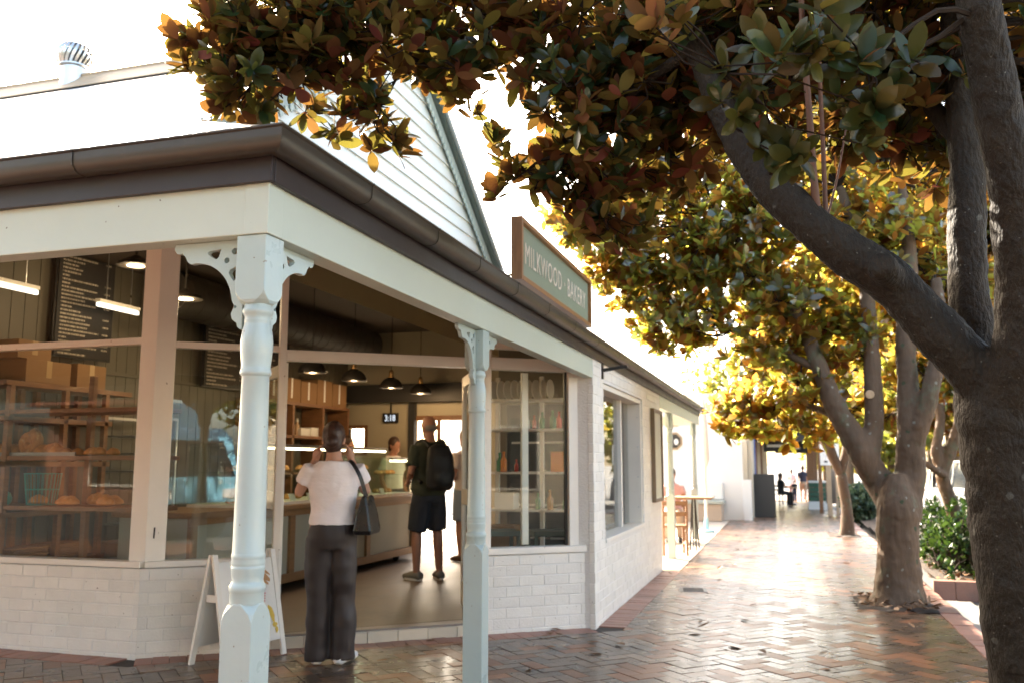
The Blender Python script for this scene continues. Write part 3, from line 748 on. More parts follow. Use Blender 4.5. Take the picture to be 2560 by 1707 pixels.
# raked verandah ceilings
m = MB(); e = 2.475
m.add([(-16,FY+.02,e),(FX-.0,FY+.02,e),(FX-2.08,FY+2.10,e+.936),(FX-3.0,FY+3.02,e+.98),(-16,FY+3.02,e+.98),(-16,FY+2.10,e+.936)], [(0,1,2,3,4,5)])
m.build('front_soffit', SOFFIT, bak)
m = MB(); m.add([(FX,FY+.02,e),(FX,17.9,e),(FX-2.08,17.9,e+.936),(FX-2.08,FY+2.10,e+.936)], [(0,1,2,3)]); m.build('street_soffit', SOFFIT, bak)
# --- turned verandah posts with fretwork brackets
S2 = .056
prof_post = [(.0,.985),(.0545,.985),(.0545,.957),(.0545,.99),(.0555,.992),(.058,1.0),(.058,1.012),(.053,1.018),(.0495,1.028),(.052,1.045),(.054,1.065),(.054,1.072),(.0525,1.074),(.0535,1.078),(.0545,1.086),(.0525,1.094),(.0535,1.098),(.0545,1.106),(.0525,1.113),(.0515,1.116),
             (.0500,1.3),(.0465,1.55),(.0445,1.687),(.0455,1.689),(.051,1.694),(.0515,1.704),(.049,1.712),(.0475,1.722),(.0505,1.75),(.0535,1.785),(.0535,1.805),(.050,1.835),(.044,1.858),(.0425,1.868),(.044,1.872),(.0435,1.876),(.0425,1.885),(.047,1.893),(.051,1.902),(.0505,1.911),(.0455,1.92),(.045,1.95),(.0,1.95)]
def make_post():
    t = empty_part('verandah_post', bak)
    OFF[t.name] = Vector((0,0,0))
    m = MB(); m.lathe([(.0545,.955)]+prof_post[3:-1], n=32)
    sh = m.build('turned_shaft', MINT2, t, smooth=True, angle=60, local=True)
    # square base with shouldered corners
    def sq(z, s, c):   # octagon-ish ring: square side s with corner cut c
        return [(s,-s+c,z),(s,s-c,z),(s-c,s,z),(-s+c,s,z),(-s,s-c,z),(-s,-s+c,z),(-s+c,-s,z),(s-c,-s,z)]
    def stack(levels):
        mm = MB(); vs = []; n = 8
        for z, s, c in levels: vs += sq(z, s, c)
        fs = [(i*n+k, i*n+(k+1)%n, (i+1)*n+(k+1)%n, (i+1)*n+k) for i in range(len(levels)-1) for k in range(n)]
        fs += [tuple(range(n))[::-1], tuple(range((len(levels)-1)*n, len(levels)*n))]
        return mm.add(vs, fs)
    stack([(-.03,S2,.002),(.905,S2,.002),(.928,S2,.012),(.942,S2,.026),(.952,S2,.036),(.958,S2-.001,.042),(.962,.05,.042)]).build('base', MINT2, t, local=True, bevel=.0015)
    stack([(1.925,.043,.034),(1.930,S2-.004,.036),(1.940,S2,.026),(1.955,S2,.010),(1.968,S2,.002),(2.158,S2,.002)]).build('capital', MINT2, t, local=True, bevel=.0015)
    return t
post0 = make_post()
def fret(sc):
    # 2-D fretwork outline with pierced holes, filled curve turned into a mesh
    c = bpy.data.curves.new('fret','CURVE'); c.dimensions = '2D'; c.fill_mode = 'BOTH'; c.extrude = .010; c.bevel_depth = .0012
    def poly(pts):
        s = c.splines.new('POLY'); s.points.add(len(pts)-1); s.use_cyclic_u = True
        for p, q in zip(s.points, pts): p.co = (q[0]*sc, q[1]*sc, 0, 1)
    out = [(0,0),(.205,0),(.207,-.012),(.200,-.022),(.190,-.024),(.183,-.022),(.172,-.034),(.166,-.046),(.158,-.052),(.148,-.052),(.140,-.050)]
    for i in range(13):
        a = R(90 + 84*i/12); out.append((.142+ .112*math.cos(a), -.163 + .112*math.sin(a)))
    out += [(.028,-.158),(.022,-.166),(.026,-.176),(.031,-.188),(.028,-.200),(.020,-.206),(.014,-.210),(.012,-.220),(.004,-.226),(0,-.228)]
    poly(out)
    def circ(x, y, r): poly([(x+r*math.cos(2*math.pi*k/12), y+r*math.sin(2*math.pi*k/12)) for k in range(12)])
    circ(.028,-.028,.0095); circ(.050,-.050,.0075); circ(.020,-.170,.004)
    poly([(.066,-.018),(.104,-.022),(.110,-.028),(.104,-.034),(.088,-.044),(.080,-.046),(.074,-.040)])
    poly([(.022,-.066),(.040,-.074),(.044,-.082),(.038,-.094),(.028,-.106),(.022,-.102)])
    o = bpy.data.objects.new('fret', c); COL.objects.link(o)
    me = bpy.data.meshes.new_from_object(o.evaluated_get(bpy.context.evaluated_depsgraph_get())); bpy.data.objects.remove(o)
    me.materials.clear(); me.materials.append(MINT2); return me
FRET = fret(1.36)
def put_post(src, x, y, dirs, first=False):
    t = src if first else src.copy()
    if not first:
        COL.objects.link(t); t.parent = bak
        for ch in [c for c in src.children if not c.name.startswith('bracket')]:
            k = ch.copy(); COL.objects.link(k); k.parent = t
    t.location = Vector((x,y,0)) - OFF[bak.name]
    for d in dirs:
        k = bpy.data.objects.new('bracket', FRET); COL.objects.link(k); k.parent = t
        k.location = (S2*math.cos(d), S2*math.sin(d), 2.157); k.rotation_euler = (R(90), 0, d)
    return t
PX, PY = FX-.062, FY+.060
put_post(post0, PX, PY, (R(180), R(90)), True)
put_post(post0, PX, 4.79, (R(90), R(-90)))
put_post(post0, PX, 13.64, (R(90), R(-90)))
put_post(post0, PX, 17.3, (R(-90),))
# --- roof
def sheet(name, n, fn, par=bak, mt=ROOF):
    """corrugated sheet: fn(s) -> (low point, high point) for s in metres across"""
    m = MB(); k = 0; per, amp = .076, .0085
    steps = int(n/per*6); vs = []
    for i in range(steps+1):
        s = i*per/6; a = fn(s)
        if a is None: continue
        lo, hi = a; h = amp*math.sin(2*math.pi*i/6)
        vs.append(Vector(lo)+Z*h); vs.append(Vector(hi)+Z*h)
    m.add(vs, [(2*i,2*i+2,2*i+3,2*i+1) for i in range(len(vs)//2-1)])
    return m.build(name, mt, par, smooth=True, angle=180)
RY, RZ, GX = 8.40, 6.03, -3.80
SL = (RZ-3.745)/(RY-4.95)
E0 = 2.470
sheet('verandah_roof', 14.4, lambda s: ((-16+s, FY-.07, E0), (-16+s, FY-.10+min(2.6, max(.01, FX+.06-(-16+s))), E0+.5*min(2.6, max(.01, FX+.06-(-16+s))))))
sheet('verandah_roof', 15.5, lambda s: ((FX+.07, FY-.10+s, E0), (FX+.10-min(2.2, max(.01, s)), FY-.10+s, E0+.5*min(2.2, max(.01, s)))))
mr = sheet('main_roof', 12.4, lambda s: ((-16+s, 4.95, 3.745), (-16+s, RY, RZ)))
sheet('main_roof', 12.4, lambda s: ((-16+s, 11.9, RZ-(11.9-RY)*SL), (-16+s, RY, RZ)))
m = MB()
for sgn in (-1, 1):
    m.obox(Vector((-16,RY,RZ+.13)), Vector((12.32,0,0)), Vector((0,sgn*.22,-.13-.22*SL+.03)), Vector((0,0,.012)))
m.tube([(-16,RY,RZ+.135),(-3.66,RY,RZ+.135)], .028, 10); m.build('ridge_cap', RIDGE, bak)
m = MB()
m.tube([(FX+.04,FY-.04,E0+.018),(FX-2.1,FY+2.1,E0+1.115)], .022, 8); m.build('hip_cap', GUTTER, bak)
# gable with weatherboards, each board its own piece
gab = MB().add([(GX-.03,4.9,2.9),(GX-.03,11.8,2.9),(GX-.03,11.8,RZ-(11.8-RY)*SL-.08),(GX-.03,RY,RZ-.1),(GX-.03,4.9,RZ-(RY-4.9)*SL-.08)], [(0,1,2,3,4)]).build('gable_wall', CAULK, bak)
z = 3.3; hh = .168
while z < RZ-.15:
    def half(zz): return (RZ-.06-zz)/SL
    z1 = min(z+hh+.012, RZ-.14)
    a0, a1 = min(half(z), 3.4), min(half(z1), 3.4)
    m = MB()
    lo, hi = [(GX+.020, RY-a0, z), (GX+.020, RY+a0, z)], [(GX-.002, RY+a1, z1), (GX-.002, RY-a1, z1)]
    f = lo + hi; bk = [(GX-.028, p[1], p[2]) for p in f]
    m.add(f+bk, [(0,1,2,3),(4,7,6,5),(0,4,5,1),(1,5,6,2),(2,6,7,3),(3,7,4,0)])
    m.build('weatherboard', BOARD, gab); z += hh
for sgn in (-1, 1):
    m = MB(); p = Vector((GX+.03,RY,RZ-.03)); d = Vector((0,sgn*3.4,-3.4*SL)); m.obox(p, d, Vector((.03,0,0)), Vector((0,0,-.14))); m.build('barge_board', mat('grey green barge paint', (.42,.48,.44), .5), bak)
    b2 = MB()
    for i in range(44):
        c = p + d*((i+.5)/44) + Vector((.034,0,-.185)); b2.cbox(c+Vector((0,0,.02)), (.015,.05,.05)); b2.cbox(c+Vector((0,.0,-.012)), (.014,.022,.02))
    b2.build('barge_fretwork', MINT, bak)['kind'] = 'stuff'
    m = MB(); m.obox(p+Vector((-.04,0,.02)), d, Vector((.14,0,0)), Vector((0,0,.025))); m.build('verge_capping', mat('green grey verge', (.13,.16,.14), .5), bak)
# turbine ventilator on the ridge
vent = empty_part('roof_ventilator', bak)
vp = onp(170, 150, 1, RY)
vx = vp.x
MB().lathe([(.15,RZ-.05),(.15,RZ+.24)], (vx,RY,0), 24).build('throat', STEEL, vent, smooth=True)
DRKV = mat('dark vent inside', (.05,.045,.04), .6)
b = MB(); b.lathe([(.05,RZ+.25),(.155,RZ+.27),(.175,RZ+.36),(.15,RZ+.46),(.05,RZ+.5)], (vx,RY,0), 20); b.build('core', DRKV, vent, smooth=True)
for i in range(22):
    a = 2*math.pi*i/22; mm = MB(); vs = []
    for j in range(9):
        t = j/8; z = RZ+.25+.28*t; rr = .165+.055*math.sin(math.pi*(t*.9+.05)); aa = a+.5*t
        for da in (0, .16): vs.append((vx+rr*(1-.06*(da>0))*math.cos(aa+da), RY+rr*(1-.06*(da>0))*math.sin(aa+da), z))
    mm.add(vs, [(2*j,2*j+1,2*j+3,2*j+2) for j in range(8)]); mm.build('vane', STEEL, vent, smooth=True)
MB().lathe([(.17,RZ+.245),(.185,RZ+.25),(.185,RZ+.265),(.17,RZ+.27)], (vx,RY,0), 24).build('lower_ring', STEEL, vent, smooth=True)
MB().lathe([(.165,RZ+.52),(.17,RZ+.53),(.10,RZ+.565),(.0,RZ+.575)], (vx,RY,0), 24).build('crown_cap', STEEL, vent, smooth=True)
# --- enclosing walls and ceiling of the shop
IX, BY = -6.60, 12.6
w = MB()
w.box((IX-.12,5.66,-.05),(IX,BY+.2,3.44)); w.build('inner_side_wall', WALLG, bak)
b = MB(); y = 5.7
for i in range(46): b.box((IX,y+.004,.1),(IX+.008,y+.146,3.425)); y += .15
b.build('panelling', WALLG, bak)['kind'] = 'stuff'
MB().box((IX+.01,5.7,2.30),(IX+.03,BY,2.34)).build('picture_rail', WALLG, bak)
w = MB()   # rear wall with a window and a door to the sunny yard
xs = lambda px: onp(px, 1000, 1, BY).x
x0, x1, x2, x3 = xs(772), xs(838), xs(952), xs(1074)
w.box((IX,BY,-.05),(x0,BY+.14,3.44)); w.box((x0,BY,-.05),(x1,BY+.14,1.58)); w.box((x0,BY,1.95),(x1,BY+.14,3.44)); w.box((x1,BY,-.05),(x2,BY+.14,3.44)); w.box((x2,BY,2.06),(x3,BY+.14,3.44)); w.box((x3,BY,-.05),(-3.78,BY+.14,3.44))
w.build('rear_wall', WALLI, bak)
fr = MB(); f = .05
fr.box((x0-f,BY-.03,1.58),(x0,BY-.001,1.95)); fr.box((x1,BY-.03,1.58),(x1+f,BY-.001,1.95)); fr.box((x0-f,BY-.03,1.95),(x1+f,BY-.001,2.0)); fr.box((x0-f,BY-.03,1.53),(x1+f,BY-.001,1.58))
fr.box((x2-.07,BY-.03,.1),(x2,BY-.001,2.13)); fr.box((x3,BY-.03,.1),(x3+.07,BY-.001,2.13)); fr.box((x2,BY-.03,2.06),(x3,BY-.001,2.13)); fr.box((x2+.36,BY+.02,.1),(x2+.41,BY+.07,2.06))
fr.build('rear_frames', TIMBER, bak)
MB().box((-3.9,12.165,-.05),(-3.78,BY+.14,3.42)).build('rear_side_wall', WHITE, bak)
w = MB(); w.prism([(-3.90,-.05),(FX-.235,-.05),(FX-.235,2.575),(-3.70,3.405),(-3.90,3.43)], (0,12.05,0), XA, Z, YA*.11); w.build('cross_wall', WALLG, bak)
m = MB(); m.box((IX,5.55,3.43),(-3.69,BY+.1,3.50)); m.build('shop_ceiling', CEILI, bak)
MB().box((-16,11.5,3.52),(-3.72,12.9,3.60)).build('rear_roof', ROOF, bak)
fl = MB(); pol = [(IX,5.66),(-4.53,5.66),(P0.x+DU.x*3.5-DN.x*.24,P0.y+DU.y*3.5-DN.y*.24),(FX-.24,WC.y+.1),(FX-.24,12.05),(-3.9,12.05),(-3.9,BY),(IX,BY)]
fl.prism(pol, (0,0,-.05), (1,0,0), (0,1,0), (0,0,.15)); fl.build('shop_floor', FLOORI, bak)
MB().box((IX+.01,BY-.30,2.33),(-3.91,BY-.2,2.60)).build('black_bulkhead', BLACK, bak)
MB().box((IX+.01,BY-.2,2.55),(-3.91,BY-.001,2.60)).build('bulkhead_top', BLACK, bak)
MB().box((-5.50,BY-.10,.1),(-5.40,BY-.002,2.33)).build('black_column', BLACK, bak)
# rooftop sign
sx = -1.72
a, c = onp(1188,500,0,sx), onp(1350,725,0,sx); ya, yb = 5.74, 8.07; za, zb = 2.66, 3.11
sg = thing('shop_sign', 'sage green rooftop sign with cream bakery lettering in a timber frame', 'sign', (sx,(ya+yb)/2,za))
MB().box((sx-.02,ya+.03,za+.03),(sx,yb-.03,zb-.03)).build('panel', SIGNP, sg)
for lo, hi in (((sx-.05,ya,za),(sx+.03,ya+.04,zb)), ((sx-.05,yb-.04,za),(sx+.03,yb,zb)), ((sx-.05,ya+.041,zb-.035),(sx+.03,yb-.041,zb)), ((sx-.05,ya+.041,za),(sx+.03,yb-.041,za+.035))):
    MB().box(lo, hi).build('frame_rail', FRAMEW, sg, bevel=.003)
MB().bar((sx-.03,ya+.1,za+.06),(sx-.5,ya-.05,za-.02),.015).build('stay', STEEL, sg)
MB().bar((sx-.03,yb-.1,za+.06),(sx-.5,yb+.05,za-.02),.015).build('stay', STEEL, sg)
tm = text_mesh('MILKWOOD \u00b7 BAKERY', .225, .0015, .60, 1.12)
xs_ = [v.co.x for v in tm.vertices]; ys_ = [v.co.y for v in tm.vertices]; k = (yb-ya-.34)/(max(xs_)-min(xs_)); xm = (max(xs_)+min(xs_))/2
for v in tm.vertices:
    v.co = Vector((v.co.z + .0035, (v.co.x-xm)*k, v.co.y))
tm.materials.clear(); tm.materials.append(SIGNT)
split_islands(tm, 'letter', SIGNT, sg, (.0, 0, (zb-za)/2-.078))
# small things on the street wall
nb = onp(1510, 1045, 0, FX)
t = thing('notice_case', 'pale glazed notice case with dark timber frame on the white street wall', 'notice case', (FX, 11.64, .95))
MB().box((FX,11.28,.95),(FX+.03,12.0,2.07)).build('backing', mat('pale notice sheet', (.55,.56,.47), .5), t)
for lo, hi in (((FX,11.25,.92),(FX+.05,11.30,2.10)), ((FX,11.98,.92),(FX+.05,12.03,2.10)), ((FX,11.301,2.06),(FX+.05,11.979,2.10)), ((FX,11.301,.92),(FX+.05,11.979,.96))):
    MB().box(lo, hi).build('frame_rail', mat('weathered timber', (.20,.15,.10), .6), t, bevel=.003)
t = thing('wall_bracket', 'short black steel arm bracket above the street window', 'bracket', (FX, 8.16, 2.26))
MB().box((FX,8.13,2.19),(FX+.012,8.19,2.33)).build('plate', DARKM, t)
MB().bar((FX+.01,8.16,2.27),(FX+.24,8.16,2.30),.035,.03).build('arm', DARKM, t, bevel=.003)
# ------------------------------------------------------------------ inside the shop
CX = -5.0
ct = thing('shop_counter', 'pale green panelled service counter with brown timber top and rails', 'counter', (CX-.35, 10.2, .1))
MB().box((CX-.75,6.7,.18),(CX-.03,11.65,.92)).build('carcass', PALE, ct)
MB().box((CX-.80,6.65,.925),(CX+.05,11.70,.975)).build('benchtop', PINE, ct, bevel=.004)
MB().box((CX-.03,6.7,.86),(CX+.004,11.65,.925)).build('top_rail', PINE, ct, bevel=.003)
MB().box((CX-.03,6.7,.18),(CX+.004,11.65,.27)).build('base_rail', PINE, ct, bevel=.003)
for y in (6.75, 8.4, 10.2, 11.6): MB().box((CX-.03,y-.05,.271),(CX+.008,y+.05,.859)).build('stile', PINE, ct, bevel=.003)
b = MB(); y = 10.26
while y < 11.52: b.box((CX-.03,y+.003,.271),(CX-.02,y+.057,.859)); y += .06
b.build('beadboard', PALE, ct)['kind'] = 'stuff'
MB().box((CX-.03,6.8,.271),(CX-.022,8.35,.859)).build('panel', PALE, ct); MB().box((CX-.03,8.45,.271),(CX-.022,10.14,.859)).build('panel', PALE, ct)
for y in (7.2, 9.6, 11.3):
    m = MB(); m.tube([(CX-.12,y-.02,.14),(CX-.12,y+.02,.14)], .04, 14); m.box((CX-.14,y-.03,.145),(CX-.10,y+.03,.18)); m.build('castor', DARKM, ct)
def cabinet(name, label, y0, y1, z0, z1, depth=.62):
    t = thing(name, label, 'display case', (CX-.35,(y0+y1)/2,z0)); xf, xb = CX-.03, CX-.03-depth
    MB().box((xb,y0,z0),(xf+.02,y1,z0+.03)).build('tray_base', WHITE, t)
    MB().box((xf-.006,y0+.01,z0+.03),(xf,y1-.01,z1-.03)).build('front_pane', CABG, t)
    for yy in (y0+.003, y1-.009): MB().box((xb,yy,z0+.03),(xf-.01,yy+.006,z1-.03)).build('end_pane', CABG, t)
    MB().box((xb,y0,z1-.028),(xf,y1,z1)).build('top_pane', CABG, t)
    MB().box((xf-.03,y0+.01,z1-.05),(xf-.008,y1-.01,z1-.03)).build('light_strip', LED, t)
    MB().box((xf-.035,y0,z1-.029),(xf+.012,y1,z1+.006)).build('top_rail', STEEL, t)
    MB().box((xb+.10,y0+.02,(z0+z1)/2+.02),(xf-.10,y1-.02,(z0+z1)/2+.032)).build('glass_shelf', CABG, t)
    for yy in (y0+.9, y0+1.9):
        if yy < y1-.2: MB().box((xf-.13,yy,z0+.03),(xf-.12,yy+.012,z1-.06)).build('light_post', LED, t)
    return t
cabinet('display_cabinet', 'long lit glass pastry cabinet on the counter', 7.5, 10.75, .978, 1.60)
cabinet('display_cabinet', 'short lit glass cabinet beyond the long pastry cabinet', 10.90, 11.6, .978, 1.48)
# pastries, cards
def loafmesh(L_, w, h, seed, sc=True):
    m = MB(); m.ell((0,0,0), (L_/2, w/2, h), 16, 10)
    for i, v in enumerate(m.v):
        k = 1+.10*noise.noise(v*14+Vector((seed,0,0))); v.x *= k; v.y *= k
        v.z = v.z*(1+.12*noise.noise(v*9+Vector((0,seed,0)))) if v.z > 0 else v.z*.25
        if sc and v.z > h*.55: v.z -= .008*max(0, math.sin(v.x*60+v.y*40+seed))
        v.z += h*.25
    me = m.mesh('loaf', CRUST, smooth=True); return me
pm_ = [loafmesh(.13,.09,.05,k) for k in range(4)]
for i in range(26):
    y = 7.65+i*.118; up_ = i % 2
    o = bpy.data.objects.new('pastry', pm_[i%4]); COL.objects.link(o)
    o.location = (CX-.2-.2*rnd.random(), y, 1.012+(.316 if up_ else 0)); o.rotation_euler = (0,0,rnd.random()*3)
    tag(o, 'golden pastry on the %s shelf of the long glass cabinet' % ('upper' if up_ else 'lower'), 'pastry', 'pastries in the long cabinet')
for i in range(8):
    o = bpy.data.objects.new('pastry', pm_[i%4]); COL.objects.link(o); up_ = i % 2
    o.location = (CX-.3, 11.0+i*.068, 1.012+(.247 if up_ else 0)); o.rotation_euler = (0,0,rnd.random()*3)
    tag(o, 'golden pastry on the %s shelf of the short cabinet' % ('upper' if up_ else 'lower'), 'pastry', 'pastries in the short cabinet')
cm = MB().obox((0,-.06,0),(0,.12,0),(-.03,0,.075),(.003,0,.001)).mesh('price_card', PAPER)
for i in range(9):
    o = bpy.data.objects.new('price_card', cm); COL.objects.link(o); o.location = (CX-.055, 7.75+i*.37, 1.009)
    tag(o, 'small white price card leaning inside the pastry cabinet glass', 'price card', 'price cards along the cabinet front')
# pendant lamps over the counter


lamp_me = {}
def pendant(px, label, w=.155):
    r = ray(px, 860); tt = (CX-_C.x)/r.x; y = (r*tt).y
    t = thing('pendant_lamp', label, 'lamp', (CX, y, 2.40), 0, 'pendant lamps over the counter')
    pr = [(w,0),(w*1.02,.004),(w*.98,.035),(w*.86,.075),(w*.62,.115),(w*.34,.138),(.045,.146)]
    if not lamp_me:
        m = MB(); m.lathe(pr + [(.040,.146),(w*.32,.134),(w*.60,.110),(w*.83,.071),(w*.95,.033),(w*.985,.003)], n=28)
        lamp_me['s'] = m.mesh('shade', LAMPO, smooth=True)
        m = MB(); m.rings([((0,0,z),rr*.955,rr*.955) for rr, z in pr[1:]], 28, False); m.f = [f[::-1] for f in m.f]; lamp_me['l'] = m.mesh('lining', LAMPI, smooth=True)
        lamp_me['k'] = MB().lathe([(.03,.14),(.036,.16),(.030,.20),(.034,.205),(.024,.235),(.008,.25)], n=16).mesh('lamp_holder', BRASS, smooth=True)
        lamp_me['c'] = MB().tube([(0,0,.24),(0,0,1.03)], .005, 6).mesh('cord', DARKM)
        lamp_me['b'] = MB().ell((0,0,.055), (.032,.032,.04)).mesh('bulb', BULB, smooth=True)
        lamp_me['r'] = MB().lathe([(.06,1.005),(.05,1.03)], n=16).mesh('ceiling_rose', DARKM)
    for k, nm in (('s','shade'),('l','lining'),('k','lamp_holder'),('c','cord'),('b','bulb'),('r','ceiling_rose')):
        o = bpy.data.objects.new(nm, lamp_me[k]); COL.objects.link(o); o.parent = t
    ld = bpy.data.lights.new('lamp_light', 'POINT'); ld.energy = 2.6; ld.color = (1,.66,.34); ld.shadow_soft_size = .04
    lo = bpy.data.objects.new('lamp_light', ld); COL.objects.link(lo); lo.parent = t; lo.location = (0,0,-.02)
for px, lab in ((717,'dark dome pendant lamp nearest the shop door'), (813,'dark dome pendant lamp second from the door'), (899,'dark dome pendant lamp third from the door'), (966,'dark dome pendant lamp furthest from the door')):
    pendant(px, lab)
for px, py, lab in ((312,611,'glowing round ceiling lamp behind the front window top'), (426,687,'glowing round ceiling lamp behind the splayed window top')):
    p = onp(px, py, 0, -5.45); t = thing('disc_lamp', lab, 'lamp', tuple(p), 0, 'round glowing ceiling lamps')
    MB().lathe([(.0,-.004),(.15,-.002),(.15,.0)], n=28).build('diffuser', DISC, t, local=True)
    MB().lathe([(.158,-.003),(.162,.0),(.15,.03),(.06,.07),(.03,.09),(.01,.1),(.01,3.43-p.z)], n=28).build('shade', LAMPO, t, local=True, smooth=True)
    ld = bpy.data.lights.new('lamp_light', 'POINT'); ld.energy = 3.0; ld.color = (1,.70,.40); ld.shadow_soft_size = .1
    lo = bpy.data.objects.new('lamp_light', ld); COL.objects.link(lo); lo.parent = t; lo.location = (0,0,-.06)
# fluorescent battens
for (xa, ya, xb_, yb_, X, lab) in ((-60,640,88,636,-6.2,'long white tube light high behind the front window'), (224,699,318,695,-6.2,'short white tube light in front of the menu board')):
    p, q = onp(xa,ya,0,X), onp(xb_,yb_,0,X); q.z = p.z; t = thing('tube_light', lab, 'tube light', tuple(p), 0, 'tube lights')
    MB().bar(p, q, .03, .035).build('tube', TUBEL, t); MB().bar(p+Z*.04, q+Z*.04, .06, .03).build('batten', WHITE, t)
    for k in (.2,.8): c = p+(q-p)*k; MB().bar(c+Z*.05, Vector((c.x,c.y,3.43)), .006).build('hanger', STEEL, t)
# duct
t = thing('air_duct', 'dark round spiral air duct hanging under the shop ceiling', 'duct', (-6.0,13,3.3))
m = MB(); m.tube([(-6.0,7.5,3.14),(-5.9,11.9,3.14)], .24, 28); m.build('pipe', LAMPO, t, smooth=True)
b = MB()
for i in range(21): b.tube([(-6.0+.1*i/21,7.6+i*.2,3.14),(-6.0+.1*i/21,7.62+i*.2,3.14)], .245, 28)
b.build('seams', LAMPO, t, smooth=True)['kind'] = 'stuff'
# menu boards on the side wall, leaning a little
MENU1 = menumat('chalk menu print', (.012,.011,.010), (.42,.36,.28), 26, 7, 1)
for (xl, yt, xr, yb_, lab) in ((131,578,250,822,'tall black menu board with white print seen through the front window'), (472,668,560,890,'black menu board with white print seen through the splayed window'), (578,700,655,905,'black menu board with white print beside the door jamb')):
    X = IX+.12; a = onp(xl, (yt+yb_)/2, 0, X); c = onp(xr, (yt+yb_)/2, 0, X); zt = onp(xl, yt, 0, X).z; zb_ = onp((xl+xr)/2, yb_, 0, X).z
    t = thing('menu_board', lab, 'menu board', (X, a.y, zb_), R(-5)); w_ = c.y-a.y
    MB().box((-.015,0,0),(.0,w_,zt-zb_)).build('panel', MENU1, t, local=True)
    MB().box((-.03,-.015,-.015),(-.0155,w_+.015,zt-zb_+.015)).build('backboard', DARKM, t, local=True)
# clock
cl = onp(897, 963, 1, BY-.03)
t = thing('digital_clock', 'black wall clock with glowing white digits', 'clock', (cl.x, BY-.04, 2.03))
cw = .25
MB().box((cl.x-cw/2,BY-.05,2.03),(cl.x+cw/2,BY-.003,2.18)).build('case', DARKM, t)
tm = text_mesh('3:18', .135, .001, .80)
split_islands(tm, 'digit', DIGIT, t, (0,-.014,.028), (R(90),0,0))
MB().bar((cl.x,BY-.02,2.18),(cl.x,BY-.02,2.33),.02).build('hanger', DARKM, t)
# --- window shelving and bread
sa = thing('window_shelves', 'dark timber display shelves standing along the front window', 'shelf', (-5.9,6.05,.1))
ZS = (1.06, 1.465, 1.85)
for z in ZS: MB().box((-6.56,5.86,z-.035),(-4.80,6.26,z)).build('shelf_board', TIMBER, sa, bevel=.003)
for x in (-6.5,-5.72): MB().box((x,6.20,.1),(x+.05,6.25,2.15)).build('upright', TIMBER, sa, bevel=.003)
sb = thing('wall_shelves', 'dark timber bread shelves against the panelled side wall', 'shelf', (-6.4,6.3,.1))
for z in (.56, 1.0, 1.42, 1.80, 2.10): MB().box((IX+.02,5.8,z-.045),(IX+.40,7.05+(.25 if z > 2 else 0),z)).build('shelf_board', TIMBER, sb, bevel=.003)
for y in (5.85, 6.45, 6.95):
    MB().box((IX+.02,y,.1),(IX+.07,y+.05,2.10)).build('upright', TIMBER, sb, bevel=.003); MB().box((IX+.35,y,.1),(IX+.40,y+.05,2.055)).build('upright', TIMBER, sb, bevel=.003)
big = [loafmesh(.20,.15,.085,10+k) for k in range(3)] + [loafmesh(.24,.16,.07,20)]
def put_loaf(px, z, y, k, lab, sc=1.0, tilt=0):
    r = ray(px, 1000); x = (r*(y/r.y)).x
    o = bpy.data.objects.new('bread_loaf', big[k]); COL.objects.link(o); o.location = (x, y, z+.004); o.rotation_euler = (tilt, 0, rnd.uniform(-.5,.5)); o.scale = (sc,)*3
    tag(o, lab, 'bread', 'loaves on the window shelves'); return o
t = thing('baking_tray', 'grey baking tray under the round rolls on the middle window shelf', 'tray', (-5.9,6.0,ZS[1]))
MB().box((-6.5,5.88,ZS[1]+.001),(-5.52,6.2,ZS[1]+.006)).build('pan', TRAY, t)
for lo, hi in (((-6.5,5.88,ZS[1]+.0065),(-5.52,5.89,ZS[1]+.03)), ((-6.5,6.19,ZS[1]+.0065),(-5.52,6.2,ZS[1]+.03))): MB().box(lo, hi).build('rim', TRAY, t)
z1 = ZS[1]+.008
for px, k, lab, sc in ((14,0,'cut loaf at the left end of the baking tray',1.0), (38,1,'round brown roll second from left on the baking tray',.9), (98,2,'brown roll behind the swirled bun',.9), (127,0,'dark crusted roll right of the swirled bun',.95), (150,3,'flat golden loaf just right of the tray',.75), (182,1,'small pale roll on the middle window shelf',.6), (222,3,'long flat golden loaf near the corner pillar on the middle shelf',.85), (262,2,'low brown loaf at the right end of the middle shelf',.6)):
    put_loaf(px, z1 if px < 140 else ZS[1], 5.98, k, lab, sc)
# swirled bun
m = MB(); pts = []; rad = []
for i in range(34):
    a = i*.42; rr = .018+.0022*i; pts.append((rr*math.cos(a), 0, rr*math.sin(a)+.095)); rad.append(.026+.0006*i)
m.tube(pts, rad, 10); r = ray(70,1000); x = (r*(5.95/r.y)).x
o = m.build('swirled_bun', CRUST, smooth=True, angle=180); o.location = (x,5.95,z1+.006); tag(o, 'pale swirled bun standing upright on the baking tray', 'bread')
for px, k, lab, sc, y in ((165,3,'floured flat loaf beside the teal basket on the lower shelf',.95,5.98), (100,1,'crusty loaf inside the teal wire basket',.75,5.98), (232,0,'round floured loaf on the back of the lower shelf',.95,6.12), (262,3,'brown loaf leaning at the right of the lower shelf',1.0,6.1), (252,1,'golden loaf at the front right of the lower shelf',.9,5.95)):
    put_loaf(px, ZS[0]+(.008 if px == 100 else 0), y, k, lab, sc)
